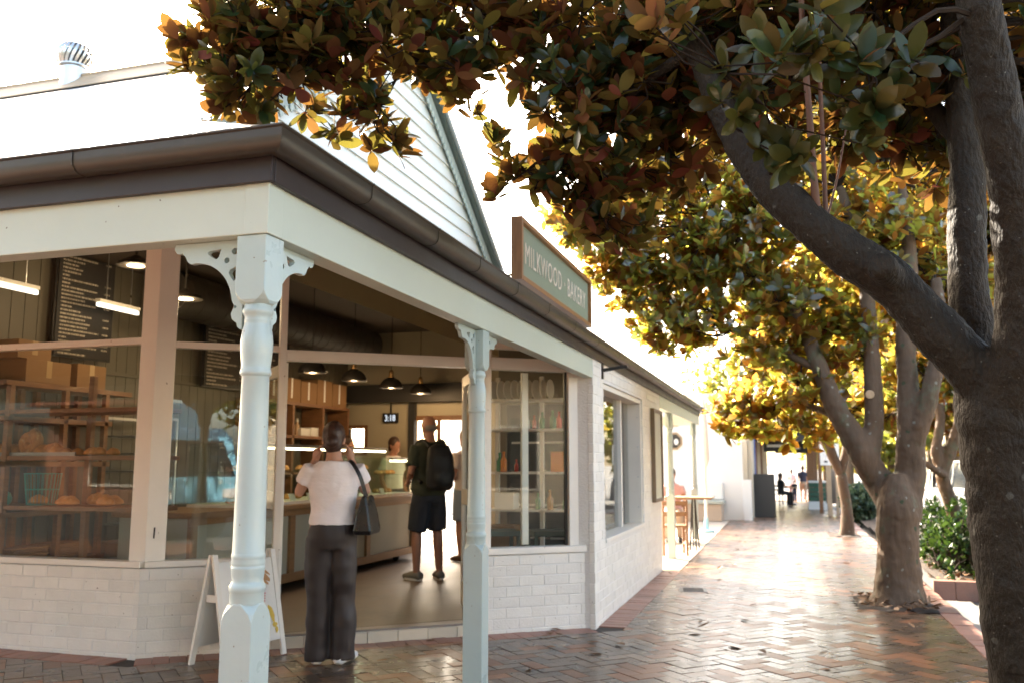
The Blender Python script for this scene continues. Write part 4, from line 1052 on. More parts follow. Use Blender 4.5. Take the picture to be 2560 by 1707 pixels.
# wire basket
r = ray(97,1120); bx_ = (r*(5.98/r.y)).x
t = thing('wire_basket', 'teal wire basket holding a loaf on the lower window shelf', 'basket', (bx_,5.98,ZS[0]))
b = MB()
def rr_(z): return .125+.035*(z/.26)
for i in range(26):
    a = 2*math.pi*i/26; b.tube([(rr_(0)*math.cos(a),rr_(0)*math.sin(a)*.75,.004),(rr_(.26)*math.cos(a),rr_(.26)*math.sin(a)*.75,.26)], .0022, 5)
b.build('wires', TEAL, t, local=True)['kind'] = 'stuff'
for z in (.006,.13,.26):
    m = MB(); m.tube([(rr_(z)*math.cos(2*math.pi*i/30),rr_(z)*math.sin(2*math.pi*i/30)*.75,z) for i in range(31)], .0035 if z > .2 else .0028, 6); m.build('hoop', TEAL, t, local=True)
r = ray(4,1130); x = (r*(5.95/r.y)).x
o = MB().lathe([(.06,0),(.075,.02),(.08,.06),(.065,.1),(.04,.11),(.035,.12)], n=24).build('enamel_bowl', TEAL, smooth=True); o.location = (x,5.95,ZS[0]); tag(o, 'round teal enamel pot at the left edge of the lower shelf', 'pot')
# boxes on the wall shelves, paper bags
for i, (y, z, s, lab) in enumerate(((6.25,2.10,(.34,.50,.20),'large cardboard box on top of the wall shelves'), (6.1,2.30,(.30,.36,.16),'small cardboard box stacked on the large one'), (6.78,2.10,(.30,.36,.22),'tall cardboard box beside the stacked boxes'))):
    t = thing('cardboard_box', lab, 'box', (IX+.22,y,z)); MB().box((-s[0]/2,-s[1]/2,.001),(s[0]/2,s[1]/2,s[2])).build('carton', CARDB, t, local=True, bevel=.003); MB().box((-s[0]/2-.001,-.03,s[2]*.25),(s[0]/2+.001,.03,s[2]+.001)).build('tape', mat('packing tape', (.45,.30,.15), .3), t, local=True)
for i, lab in enumerate(('bundle of flat brown paper bags on the lowest wall shelf', 'second bundle of brown paper bags on the lowest wall shelf')):
    t = thing('paper_bags', lab, 'paper bags', (IX+.22,6.2+i*.5,.56))
    for k in range(7): MB().cbox((rnd.gauss(0,.01),rnd.gauss(0,.01),.012+k*.018), (.30,.40,.014), rnd.gauss(0,.05)).build('bag_stack', CARDB, t, local=True)
# trolley rack
t = thing('tray_trolley', 'steel trolley rack with baking trays behind the shelves', 'trolley', (-6.2,7.45,.1))
for dx in (-.22,.22):
    for dy in (-.27,.27): m = MB(); m.tube([(dx,dy,.0),(dx,dy,1.75)], .014, 8); m.build('upright', STEEL, t, local=True, smooth=True)
for k in range(9): MB().box((-.21,-.26,.2+k*.17),(.21,.26,.215+k*.17)).build('tray', TRAY, t, local=True)
for dx in (-.22,.22): MB().bar((dx,-.27,1.75),(dx,.27,1.75),.025).build('top_bar', STEEL, t, local=True)
# back shelf behind the counter with boxes and bottles
t = thing('back_shelves', 'dark timber shelf unit on the wall behind the pastry cabinet', 'shelf', (IX+.2,11.3,1.2))
for z in (1.30, 1.78, 2.22): MB().box((IX+.02,9.6,z-.04),(IX+.36,12.0,z)).build('shelf_board', TIMBER, t, bevel=.003)
for y in (9.6,10.4,11.2,11.95): MB().box((IX+.02,y,.1),(IX+.36,y+.05,2.18)).build('upright', TIMBER, t, bevel=.003)
for i in range(5):
    y = 9.95+i*.44; h = .26+.1*rnd.random(); o = thing('cardboard_box', ['brown carton at the door end of the back shelf top','second brown carton on the back shelf top','middle brown carton on the back shelf top','fourth brown carton on the back shelf top','far brown carton on the back shelf top'][i], 'box', (IX+.2,y,2.221))
    MB().box((-.14,-.2,0),(.14,.22,h)).build('carton', CARDB, o, local=True, bevel=.003); MB().box((-.141,-.02,.05),(.141,.02,h+.001)).build('tape', PAPER, o, local=True)
for i in range(6):
    o = thing('sauce_bottle', 'pale bottle with a white cap on the shelf behind the counter', 'bottle', (IX+.22, 9.8+i*.13+(i//3)*.3, 1.781), 0, 'bottles behind the counter')
    MB().lathe([(.034,0),(.036,.01),(.036,.12),(.030,.15),(.014,.17),(.014,.19)], n=14).build('bottle_body', mat('pale sauce', (.62,.42,.26), .3), o, local=True, smooth=True)
    MB().lathe([(.017,.19),(.017,.215),(.005,.24)], n=12).build('cap', PAPER, o, local=True, smooth=True)
for i in range(4):
    o = MB().box((-.1,-.12,0),(.1,.12,.10+.02*i)).build('white_carton', PAPER, bevel=.002); o.location = (IX+.2, 10.85+i*.27, 1.782); tag(o, 'white cake carton on the shelf behind the counter', 'carton', 'white cake cartons')
CGLD = mat('dark fridge glass', (.02,.03,.03), .06)
# things behind the right hand window
t = thing('drinks_shelf', 'white shelf rack with bottles behind the right window', 'shelf', (-2.5,8.6,.1))
for z in (.55,.95,1.32,1.75,2.05): MB().box((-2.9,8.55,z-.02),(-1.95,8.85,z)).build('shelf_board', WHITE, t)
for x in (-2.9,-2.42,-1.97): MB().box((x,8.85,.1),(x+.04,8.89,2.3)).build('upright', WHITE, t)
BOT = [mat('red sauce bottle', (.55,.06,.03), .2), mat('orange juice bottle', (.75,.24,.03), .2), mat('green glass bottle', (.06,.22,.10), .15), mat('clear bottle', (.55,.60,.58), .15), mat('amber jar', (.40,.16,.03), .2)]
bj = [MB().lathe([(.034,0),(.036,.01),(.036,.14),(.014,.18),(.014,.22),(.016,.225),(.016,.245)], n=14).mesh('shelf_bottle', q, smooth=True) for q in BOT]
zn = {.55:'bottom', .95:'second', 1.32:'third', 1.75:'top'}
for z, n_, x0_ in ((.95,5,-2.38),(1.32,4,-2.80),(1.32,2,-2.2),(1.75,5,-2.5)):
    for i in range(n_):
        o = bpy.data.objects.new('shelf_bottle', bj[rnd.randrange(5)]); COL.objects.link(o); o.location = (x0_+i*.085+rnd.gauss(0,.012), 8.68+rnd.gauss(0,.05), z+.001); q = rnd.uniform(.5,.85); o.scale = (q*1.1,q*1.1,q)
        tag(o, 'small bottle on the %s board of the white rack behind the right window' % zn[z], 'bottle', 'bottles on the white rack')
pd = MB().tube([(0,0,.10),(0,.008,.10)], .10, 24).mesh('plate', PAPER)
for i in range(9):
    o = bpy.data.objects.new('plate', pd); COL.objects.link(o); o.location = (-2.86+i*.075, 8.70, 2.052); o.rotation_euler = (0,0,R(80)+rnd.gauss(0,.05))
    tag(o, 'white plate standing on the top of the rack behind the right window', 'plate', 'plates on the white rack')
for x_, z_, sz, mt_, lab in ((-2.72,.95,(.2,.2,.16),PAPER,'white carton on the second board of the rack'), (-2.15,1.32,(.18,.15,.2),BOT[1],'orange juice box on the rack behind the right window'), (-2.75,.55,(.28,.22,.24),CARDB,'brown carton on the bottom board of the rack')):
    o = MB().box((-sz[0]/2,-sz[1]/2,0),(sz[0]/2,sz[1]/2,sz[2])).build('carton', mt_, bevel=.004); o.location = (x_,8.68,z_+.001); tag(o, lab, 'carton')
for i, lab in enumerate(('dark green crate under the right window beside the door', 'dark green crate under the right window at the street end')):
    o = thing('bottle_crate', lab, 'crate', (-2.72+i*.55, 8.25+i*.18, .1), R(30))
    CR = mat('dark green plastic', (.015,.05,.04), .4)
    for z in (0,.3,.62): MB().box((-.23,-.17,z),(.23,.17,z+.05)).build('band', CR, o, local=True, bevel=.004)
    for dx in (-.21,.21):
        for dy in (-.15,.15): MB().cbox((dx,dy,.33), (.03,.03,.66)).build('corner_post', CR, o, local=True)
    MB().box((-.21,-.15,.05),(.21,.15,.3)).build('bin_wall', CR, o, local=True)
o = thing('drinks_fridge', 'dark upright drinks fridge behind the bottle rack', 'fridge', (-2.55,9.7,.1))
MB().box((-2.95,9.4,.1),(-2.15,10.0,2.05)).build('cabinet', DARKM, o, bevel=.01); MB().box((-2.90,9.385,.25),(-2.20,9.398,1.9)).build('door_glass', CGLD, o)
for z in (.6,.95,1.3,1.62): MB().box((-2.88,9.36,z),(-2.22,9.383,z+.02)).build('shelf_edge', STEEL, o)
o = thing('wall_panel', 'white paper notices on the inner wall behind the right window', 'notice', (-2.2,12.0,1.3))
for i in range(3): MB().box((-3.0+i*.45,12.02,1.2),(-2.65+i*.45,12.045,1.75)).build('notice_sheet', PAPER, o)
# ------------------------------------------------------------------ people
def hand(m, w, d, nrm, L_=1.0, curl=.6):
    d = d.normalized(); nrm = (nrm - d*nrm.dot(d)).normalized(); s = d.cross(nrm)
    m.tube([w-d*.01, w+d*.03, w+d*.07, w+d*.085], [.022,.032,.034,.028], 10)
    for i, (o_, ln) in enumerate(((-.030,.062),(-.010,.072),(.010,.068),(.029,.054))):
        a = w+d*.082+s*o_; b_ = a+(d*math.cos(curl*.5)+nrm*math.sin(curl*.5))*ln*.5; c_ = b_+(d*math.cos(curl*1.4)+nrm*math.sin(curl*1.4))*ln*.5
        m.tube([a-d*.015, a, b_, c_], [.0095,.0095,.0085,.007], 7)
    a = w+d*.03-s*.028; b_ = a+(d*.7-s*.6+nrm*.3).normalized()*.04; m.tube([a, b_, b_+(d*.9+nrm*.3).normalized()*.03], [.011,.0095,.008], 7)
def body(t, J, skin, vox=.010, face=True, hands=True, curl=.6):
    m = MB(); V = Vector
    c = J['pelvis']
    tilt = J.get('spine', [])
    m.rings(J['torso'], 20)
    m.tube([J['neck0'], (J['neck0']+J['head'])/2, J['head']-V((0,0,.03))], [.062,.054,.052], 12)
    h = J['head']; hr = Matrix.Rotation(J.get('hyaw',0),3,'Z') @ Matrix.Rotation(J.get('hpitch',0),3,'X')
    m.ell(h+V((0,0,.02)), (.074,.094,.105), 18, 14, rot=hr); m.ell(h+hr@V((0,.028,-.062)), (.053,.060,.056), 14, 10, rot=hr)
    if face:
        m.tube([h+hr@V((0,.088,.02)), h+hr@V((0,.112,-.022)), h+hr@V((0,.092,-.034))], [.008,.014,.010], 8)
        m.ell(h+hr@V((0,.085,-.062)), (.022,.010,.008)); m.ell(h+hr@V((0,.082,-.095)), (.02,.016,.014))
        for s in (-1,1): m.ell(h+hr@V((.076*s,-.008,-.005)), (.010,.018,.030), rot=hr); m.ell(h+hr@V((.03*s,.080,.028)), (.018,.012,.008))
    for s in ('L','R'):
        sh, el, wr = J['sh'+s], J['el'+s], J['wr'+s]
        m.tube([sh, sh+(el-sh)*.35, el, el+(wr-el)*.3, wr], [.052,.046,.037,.039,.026], 12)
        if hands: hand(m, wr, J.get('hd'+s, wr-el), J.get('hn'+s, V((0,1,0))), curl=curl)
        else: m.ell(wr+(wr-el).normalized()*.06, (.035,.035,.05))
        hp, kn, an = J['hp'+s], J['kn'+s], J['an'+s]
        m.tube([hp, hp+(kn-hp)*.5, kn, kn+(an-kn)*.3, an], [.088,.074,.054,.056,.036], 12)
        f = J.get('ft'+s, V((0,1,0))); m.tube([an+V((0,0,-.01))-f*.045, an+V((0,0,-.045))+f*.05, an+V((0,0,-.06))+f*.16], [.036,.034,.024], 10)
    o = m.build('body', skin, t, local=True, smooth=True, angle=180); return remesh(o, vox, 5)
def std():
    V = Vector
    J = dict(pelvis=V((0,0,.93)), torso=[((0,0,.84),.13,.10),((0,0,.93),.165,.115),((0,.005,1.08),.135,.095),((0,.005,1.25),.16,.11),((0,0,1.35),.165,.095),((0,-.01,1.42),.09,.07)],
             neck0=V((0,-.015,1.41)), head=V((0,.015,1.575)))
    for s, k in (('L',-1),('R',1)):
        J['sh'+s] = V((.165*k,-.01,1.365)); J['el'+s] = V((.215*k,-.03,1.09)); J['wr'+s] = V((.215*k,.07,.86)); J['hp'+s] = V((.085*k,0,.88)); J['kn'+s] = V((.09*k,.02,.48)); J['an'+s] = V((.09*k,-.01,.085))
    return J
def tee(t, J, mt, hem=.93, sleeve=.62, vox=.012, grow=.016, name='shirt', disp=.012, flare=1.0):
    m = MB()
    rs = [((0,0,hem),.168*flare+grow*.3,.122*flare+grow*.3)] + [((c[0],c[1],c[2]),rx+grow*1.35,ry+grow*1.35) for c, rx, ry in [(Vector(q[0]),q[1],q[2]) for q in J['torso']] if c[2] > hem+.04]
    m.rings(rs, 24)
    for s in ('L','R'):
        sh, el = J['sh'+s], J['el'+s]; e = sh+(el-sh)*sleeve
        m.tube([sh-(el-sh).normalized()*.02+Vector((0,0,.0)), sh+(e-sh)*.5, e], [.064,.066,.068], 14)
    o = m.build(name, mt, t, local=True, smooth=True, angle=180); return remesh(o, vox, 6, disp, .09)
def trousers(t, J, mt, waist=1.0, hemz=.02, wide=(.098,.086,.094), vox=.012, name='trousers', disp=.02):
    m = MB(); m.rings([((0,0,.80),.165,.122),((0,0,.87),.178,.130),((0,0,.93),.172,.125),((0,0,waist),.148,.108)], 24)
    for s in ('L','R'):
        hp, kn, an = J['hp'+s], J['kn'+s], J['an'+s]; k = 1 if s == 'R' else -1
        if hemz < .3: m.tube([hp+Vector((0,0,.0)), hp+(kn-hp)*.5, kn, kn+(an-kn)*.5, Vector((an.x,an.y,hemz))], [.097,wide[0],wide[1],wide[1]*1.02,wide[2]], 16)
        else: e = hp+(kn-hp)*((hp.z-hemz)/(hp.z-kn.z)); m.tube([hp, hp+(e-hp)*.5, e], [.098,wide[0],wide[1]], 16)
    o = m.build(name, mt, t, local=True, smooth=True, angle=180); return remesh(o, vox, 5, disp, .16)
def shoes(t, J, mt, sole=None):
    for s in ('L','R'):
        an = J['an'+s]; f = J.get('ft'+s, Vector((0,1,0))); m = MB(); a0 = Vector((an.x,an.y,0))
        m.tube([a0-f*.075+Z*.05, a0-f*.06+Z*.045, a0+f*.03+Z*.05, a0+f*.11+Z*.036, a0+f*.185+Z*.03], [.028,.046,.047,.042,.026], 14)
        for v in m.v: v.z = max(v.z, .006)
        o = m.build('shoe', mt, t, local=True, smooth=True, angle=180)
        if sole:
            m = MB(); m.rings([((a0.x+f.x*.05,a0.y+f.y*.05,z),.045,.135, math.atan2(f.y,f.x)-R(90)) for z in (.0,.022)], 20); m.build('sole', sole, o, local=True)
def hair(t, J, mt, kind='bun'):
    h = J['head']; hr = Matrix.Rotation(J.get('hyaw',0),3,'Z') @ Matrix.Rotation(J.get('hpitch',0),3,'X'); m = MB()
    if kind == 'bald':
        m.ell(h+hr@Vector((0,-.018,-.005)), (.078,.085,.055), 16, 10, rot=hr)
    else:
        m.ell(h+hr@Vector((0,-.012,.035)), (.083,.100,.104), 20, 14, rot=hr); m.ell(h+hr@Vector((0,-.045,-.03)), (.070,.062,.075), 16, 10, rot=hr)
        if kind == 'bun': m.ell(h+hr@Vector((0,-.105,-.015)), (.048,.036,.046), 16, 10, rot=hr)
        if kind == 'long': m.ell(h+hr@Vector((0,-.05,-.12)), (.075,.05,.13), 16, 10, rot=hr)
    o = m.build('hair', mt, t, local=True, smooth=True, angle=180); return remesh(o, .009, 2, .006 if kind != 'bald' else 0, .02)
def scaled(t, s): t.scale = (s,)*3; return t
V = Vector
# woman at the door, hands raised to her face, back to the viewer
wd = V((-.477,.879,0)); wrz = math.atan2(wd.y,wd.x)-R(90)
t = thing('person', 'woman in white t-shirt and wide dark trousers standing at the shop door', 'person', (-3.14,5.82,0), wrz)
J = std(); J['head'] = V((-.005,.025,1.575)); J['hyaw'] = R(-8)
J['elL'] = V((-.245,.05,1.19)); J['elR'] = V((.235,.06,1.20)); J['wrL'] = V((-.135,.13,1.425)); J['wrR'] = V((.125,.14,1.43))
J['hdL'] = V((.20,-.05,1)); J['hnL'] = V((1,0,0)); J['hdR'] = V((-.2,-.05,1)); J['hnR'] = V((-1,0,0)); J['anR'] = V((.095,.0,.085)); J['knR'] = V((.095,.01,.48)); J['ftR'] = V((.5,.866,0)); J['anL'] = V((-.085,.04,.085))
body(t, J, SKIN, .008, curl=.9); tee(t, J, TEE, hem=.965, sleeve=.60); trousers(t, J, SLACK, 1.0, .025, (.098,.084,.088), disp=.03); shoes(t, J, SHOEW); hair(t, J, HAIR, 'bun')
m = MB(); m.ell(J['head']+V((.082,-.01,-.045)), (.006,.006,.008)); m.build('earring', BRASS, t, local=True)
# her bag
bg_ = thing('shoulder_bag', "black leather bag hanging from the woman's shoulder", 'bag', (-3.14,5.82,.9), wrz)
m = MB(); c = V((.225,-.02,.0))
pts = [(-.10,.0),(.13,-.02),(.15,.02),(.085,.26),(-.065,.275)]
e1 = V((.30,.95,0)).normalized(); e2 = V((.95,-.30,0)).normalized(); q = c+V((.02,-.02,0)); vs = []
for z_, hw, hd in ((.0,.13,.060),(.03,.145,.066),(.14,.135,.046),(.26,.115,.018),(.275,.11,.012)):
    vs += [q+e1*(sx*hw)+e2*(sy*hd)+Z*z_ for sx, sy in ((-1,-1),(1,-1),(1,1),(-1,1))]
m.add(vs, [(0,1,2,3),(19,18,17,16)] + [(4*i+a, 4*i+4+a, 4*i+4+(a+1)%4, 4*i+(a+1)%4) for i in range(4) for a in range(4)])
o = m.build('bag_body', LEATH, bg_, local=True, bevel=.018); 
m = MB(); p0 = V((.25,-.04,.26)); m2 = MB()
sp = smooth([(.235,-.10,.25,1),(.19,-.115,.40,1),(.135,-.085,.50,1),(.105,-.01,.525,1),(.125,.075,.49,1),(.19,.10,.38,1),(.25,.07,.25,1)], 5)[0]
vs = []
for i, p in enumerate(sp):
    d = (sp[min(i+1,len(sp)-1)]-sp[max(i-1,0)]).normalized(); s = V((1,.2,.4)); s = (s-d*s.dot(d)).normalized()*.014; nn = d.cross(s).normalized()*.0025
    vs += [p-s-nn, p+s-nn, p+s+nn, p-s+nn]
m.add(vs, [(4*i+a, 4*i+(a+1)%4, 4*i+4+(a+1)%4, 4*i+4+a) for i in range(len(sp)-1) for a in range(4)]); m.build('strap', LEATH, bg_, local=True)
m = MB(); m.cbox((.232,-.102,.25), (.03,.012,.03)); m.build('strap_ring', BRASS, bg_, local=True)
# man with backpack at the counter
mp_ = V((-3.93,9.55,.1)); mrz = R(52)
t = scaled(thing('person', 'bald man in olive t-shirt and dark shorts waiting at the counter', 'person', tuple(mp_), mrz), 1.09)
J = std(); J['hyaw'] = R(10); J['hpitch'] = R(-6); J['elL'] = V((-.23,-.02,1.09)); J['elR'] = V((.23,-.02,1.09)); J['wrL'] = V((-.14,.18,1.02)); J['wrR'] = V((.14,.18,1.02)); J['anL'] = V((-.12,.03,.085)); J['anR'] = V((.12,-.03,.085)); J['knL'] = V((-.11,.05,.48)); J['knR'] = V((.11,.0,.48)); J['ftL'] = V((-.25,.97,0)); J['ftR'] = V((.25,.97,0))
body(t, J, SKIN2, .010); tee(t, J, OLIVE, hem=.86, sleeve=.72, grow=.03); trousers(t, J, NAVY, .98, .50, (.105,.10,.10), name='shorts'); shoes(t, J, SHOE, SHOEW); hair(t, J, mat('cropped grey hair', (.28,.24,.21), .8), 'bald')
bp = scaled(thing('backpack', 'black backpack worn by the man at the counter', 'backpack', tuple(mp_), mrz), 1.09)
m = MB(); m.rings([((0,-.215,.92),.12,.06),((0,-.225,.96),.155,.085),((0,-.23,1.1),.165,.10),((0,-.22,1.27),.155,.085),((0,-.205,1.37),.12,.06),((0,-.19,1.40),.05,.03)], 20); m.ell((0,-.31,1.05), (.11,.04,.10)); o = m.build('pack', CANVAS, bp, local=True, smooth=True, angle=180); remesh(o, .012, 4, .01)
for s in (-1,1):
    m = MB(); q = smooth([(.10*s,-.17,1.37,.02),(.115*s,-.07,1.435,.02),(.115*s,.06,1.41,.02),(.12*s,.14,1.30,.02),(.15*s,.08,1.12,.015),(.15*s,-.10,1.0,.012)], 4); m.tube(q[0], .02, 8); m.build('shoulder_strap', CANVAS, bp, local=True, smooth=True)
# third customer, half hidden by the door leaf
p = V((-4.17,11.45,.1))
t = scaled(thing('person', 'customer in pale top and blue grey shorts half hidden by the open door', 'person', tuple(p), R(60)), 1.04)
J = std(); J['wrL'] = V((-.1,.2,1.05)); J['wrR'] = V((.1,.2,1.05)); J['elL'] = V((-.22,0,1.08)); J['elR'] = V((.22,0,1.08))
body(t, J, SKIN2, .016); tee(t, J, mat('pale striped cotton', (.62,.52,.48), .8), hem=.9); trousers(t, J, mat('faded blue cotton', (.20,.24,.30), .8), .98, .52, (.10,.10,.10), name='shorts'); shoes(t, J, mat('brown sandal', (.10,.05,.03), .6)); hair(t, J, mat('grey blond hair', (.30,.22,.15), .7), 'short')
# staff
p = onp(795, 1015, 0, -6.05); t = thing('person', 'shop assistant with dark tied hair serving behind the lit cabinet', 'person', (p.x, p.y, .1), R(-75))
J = std(); body(t, J, SKIN2, .014); tee(t, J, mat('grey staff shirt', (.30,.28,.26), .8)); trousers(t, J, NAVY, 1.0, .03, (.09,.07,.07), disp=.01); hair(t, J, HAIR, 'bun'); shoes(t, J, CANVAS)
p = onp(905, 1010, 0, -5.62); t = thing('person', 'shop assistant in white apron at the far end behind the counter', 'person', (p.x, p.y, .1), R(-110))
J = std(); body(t, J, SKIN2, .016); tee(t, J, PAPER); trousers(t, J, NAVY, 1.0, .03, (.09,.07,.07), disp=.01); hair(t, J, HAIR, 'short'); shoes(t, J, CANVAS)
# ------------------------------------------------------------------ trees
import numpy as np
def limb(mb, pts, n=16, wob=.10, seed=0):
    p, r = smooth(pts, 6); b = len(mb.v); mb.tube(p, r, n)
    k = len(p)*n
    for i in range(b, b+k):
        c = p[(i-b)//n]; d = mb.v[i]-c
        w = 1 + wob*noise.noise(mb.v[i]*6+Vector((seed,0,0))) + wob*.6*noise.noise(mb.v[i]*17+Vector((seed,3,0)))
        mb.v[i] = c + d*w
    return p
LT_HI = dict(mid=[0,.12,.34,.60,.82,.94,1], side=[(.12,.20),(.34,.43),(.60,.50),(.82,.36),(.94,.15)])
LT_LO = dict(mid=[0,.32,.74,1], side=[(.32,.44),(.74,.44)])
def leaf_template(T, wr=.46, fold=.12, curl=.10):
    v = [(t, 0, -curl*t*t) for t in T['mid']]; n = len(T['mid']); s = T['side']; k = len(s)
    for sg in (1, -1):
        v += [(t, sg*w*wr, fold*w*wr - curl*t*t) for t, w in s]
    f = [(0,1,n)]
    f += [(1+i,2+i,n+i+1,n+i) for i in range(k-1)] + [(k,k+1,n+k-1)]
    f += [(0,n+k,1)] + [(1+i,n+k+i,n+k+i+1,2+i) for i in range(k-1)] + [(k,n+2*k-1,k+1)]
    return np.array(v, float), f
def build_leaves(name, frames, tmpl, mt, parent):
    """frames: list of (pos, along, normal, length)"""
    V, F = tmpl
    A = np.array([f[1][:] for f in frames]); Nn = np.array([f[2][:] for f in frames]); Lg = np.array([f[3] for f in frames])[:,None]
    Pp = np.array([f[0][:] for f in frames]) - np.array(OFF.get(parent.name, Vector((0,0,0)))[:])
    Sd = np.cross(Nn, A); rs = np.random.RandomState(len(frames)); n_ = len(frames)
    wf = rs.uniform(.78,1.18,(n_,1,1)); cf = rs.uniform(-.6,2.2,(n_,1,1)); tw_ = rs.normal(0,.10,(n_,1,1))
    vv = (Pp[:,None,:] + (A*Lg)[:,None,:]*V[None,:,0:1] + (Sd*Lg)[:,None,:]*(V[None,:,1:2]*wf) + (Nn*Lg)[:,None,:]*(V[None,:,2:3]*cf + tw_*V[None,:,0:1]*V[None,:,1:2]*3)).reshape(-1,3)
    nv = len(V); me = bpy.data.meshes.new(name)
    me.vertices.add(len(vv)); me.vertices.foreach_set('co', vv.ravel())
    lv = np.array([i for f in F for i in f]); cnt = np.array([len(f) for f in F]); n = len(frames)
    allv = (lv[None,:] + (np.arange(n)*nv)[:,None]).ravel()
    me.loops.add(len(allv)); me.loops.foreach_set('vertex_index', allv)
    tot = np.tile(cnt, n); st = np.concatenate(([0], np.cumsum(tot)[:-1]))
    me.polygons.add(len(tot)); me.polygons.foreach_set('loop_start', st); me.polygons.foreach_set('loop_total', tot)
    me.polygons.foreach_set('use_smooth', np.ones(len(tot), bool))
    me.materials.append(mt); me.update(calc_edges=True); me.validate()
    o = bpy.data.objects.new(name, me); COL.objects.link(o); o.parent = parent
    OFF[o.name] = OFF.get(parent.name, Vector((0,0,0))).copy(); return o
def rosettes(tips, length, rg, kk=(7,11), droop=.0, spread=(38,88)):
    fr = []
    for p, d in tips:
        k = rg.randint(*kk); a0 = rg.random()*6.28; d = d.normalized(); e1 = d.orthogonal().normalized(); e2 = d.cross(e1)
        for i in range(k):
            az = a0 + i*2.39996 + rg.gauss(0,.25); el = R(rg.uniform(*spread))*(.55+.45*(i/k)) if i else R(20)
            a = d*math.cos(el) + (e1*math.cos(az)+e2*math.sin(az))*math.sin(el)
            a = (a + Vector((0,0,-droop*rg.random())) + Vector((rg.gauss(0,.13),rg.gauss(0,.13),rg.gauss(0,.13)))).normalized()
            nn = d - a*d.dot(a)
            if nn.length < .1: nn = a.orthogonal()
            nn = (nn.normalized() + Vector((rg.gauss(0,.3),rg.gauss(0,.3),rg.gauss(0,.3))))
            nn = (nn - a*nn.dot(a)).normalized()
            fr.append((p - d*(.05*i/k*length/.16) , a, nn, length*rg.uniform(.6,1.15)))
    return fr
def crown_tips(blobs, ntips, rg, up=.35, shell=.55):
    tot = sum(b[1][0]*b[1][1]*b[1][2]*b[2] for b in blobs); tips = []
    for c, r, w, *bias in blobs:
        k = max(3, int(ntips*r[0]*r[1]*r[2]*w/tot))
        for _ in range(k):
            q = Vector((rg.gauss(0,1),rg.gauss(0,1),rg.gauss(0,1))).normalized(); s = rg.random()**shell
            lump = 1 + .22*noise.noise(q*2.2+c)
            p = c + Vector((q.x*r[0], q.y*r[1], q.z*r[2]))*s*lump
            d = q*.5 + Vector((rg.gauss(0,.45),rg.gauss(0,.45),up+rg.gauss(0,.4)))
            if bias: d = d*.5 + bias[0]
            tips.append((p, d))
    return tips
def twigs(mb, tips, skel, rg, per=9, r0=.008, rt=.0035, every=1):
    """group tips, join each group to the nearest limb point"""
    tips = tips[::every]; rem = list(tips); SK = np.array([p[:] for p in skel])
    rg.shuffle(rem)
    P = np.array([t[0][:] for t in rem]); used = np.zeros(len(rem), bool)
    for i in range(len(rem)):
        if used[i]: continue
        dd = ((P-P[i])**2).sum(1); dd[used] = 9e9
        idx = np.argsort(dd)[:per]; idx = idx[dd[idx] < .9]
        used[idx] = True; c = Vector(P[idx].mean(0))
        s = Vector(SK[((SK-np.array(c[:]))**2).sum(1).argmin()]); hub = c + (s-c)*.25
        if (hub-s).length < 3.2:
            mid = (s+hub)/2 + Vector((rg.gauss(0,.1),rg.gauss(0,.1),rg.gauss(0,.08)))*min(1,(hub-s).length)
            mb.tube(smooth([(*s,r0*1.6),(*mid,r0*1.2),(*hub,r0)],3)[0], [r0*1.6-r0*.1*k for k in range(7)], 5, False)
        for j in idx:
            q = Vector(P[j]); m = (hub+q)/2 + Vector((rg.gauss(0,.04),rg.gauss(0,.04),rg.gauss(0,.03)-.02))
            mb.tube([hub, m, q], [r0*.7, r0*.5, rt], 4, False)
def indiv_leaves(frames, par, tm, count, name='leaf'):
    vis = [(proj(f[0]), i) for i, f in enumerate(frames)]
    vis = sorted((z, i) for (x, y, z), i in vis if z > .3 and 20 < x < 2540 and 20 < y < 1690)[:count]
    ids = {i for _, i in vis}; off = OFF.get(par.name, Vector((0,0,0)))
    for i in ids:
        p, a, nn, L_ = frames[i]; s = nn.cross(a)
        o = bpy.data.objects.new(name, tm); COL.objects.link(o); o.parent = par
        m = Matrix((a, s, nn)).transposed().to_4x4(); m = Matrix.Translation(p-off) @ m @ Matrix.Scale(L_, 4)
        o.matrix_local = m
    return [f for i, f in enumerate(frames) if i not in ids]
def tree(name, label, base, limbs, blobs, ntips, length, lmat, bark, seed, indiv=0, merge=1, vox=0, hi=False, group='magnolia street trees', kk=(7,11), skel_only=(), tw=1, up=.75, extra=None, spread=(38,88)):
    rg = random.Random(seed); t = thing(name, label, 'tree', base, 0, group)
    skel = list(skel_only); trunk = None
    core = MB()
    for i, l in enumerate(limbs):
        mb = core if i < merge else MB()
        p = limb(mb, l, 18 if i == 0 else 14, seed=seed+i)
        if i >= merge: mb.build('limb', bark, t, smooth=True, angle=180)
        if i: skel += p[3:]
        else: skel += p[-3:]
    o = core.build('trunk', bark, t, smooth=True, angle=180)
    if vox: remesh(o, vox, 4, vox*.9, .05)
    tips = crown_tips(blobs, ntips, rg, up)
    V, F = leaf_template(LT_HI if hi else LT_LO)
    fr = rosettes(tips, length, rg, kk, .15, spread)
    cr = empty_part('crown', t); 
    if indiv:
        me = bpy.data.meshes.new('leaf'); me.from_pydata([tuple(v) for v in V], [], F); me.materials.append(lmat)
        me.polygons.foreach_set('use_smooth', [True]*len(me.polygons))
        fr = indiv_leaves(fr, cr, me, indiv)
    build_leaves('foliage', fr, (V, F), lmat, cr)['kind'] = 'stuff'
    mb = MB(); twigs(mb, tips, skel, rg, every=tw); o = mb.build('twigs', TWIG, cr); o['kind'] = 'stuff'
    return t
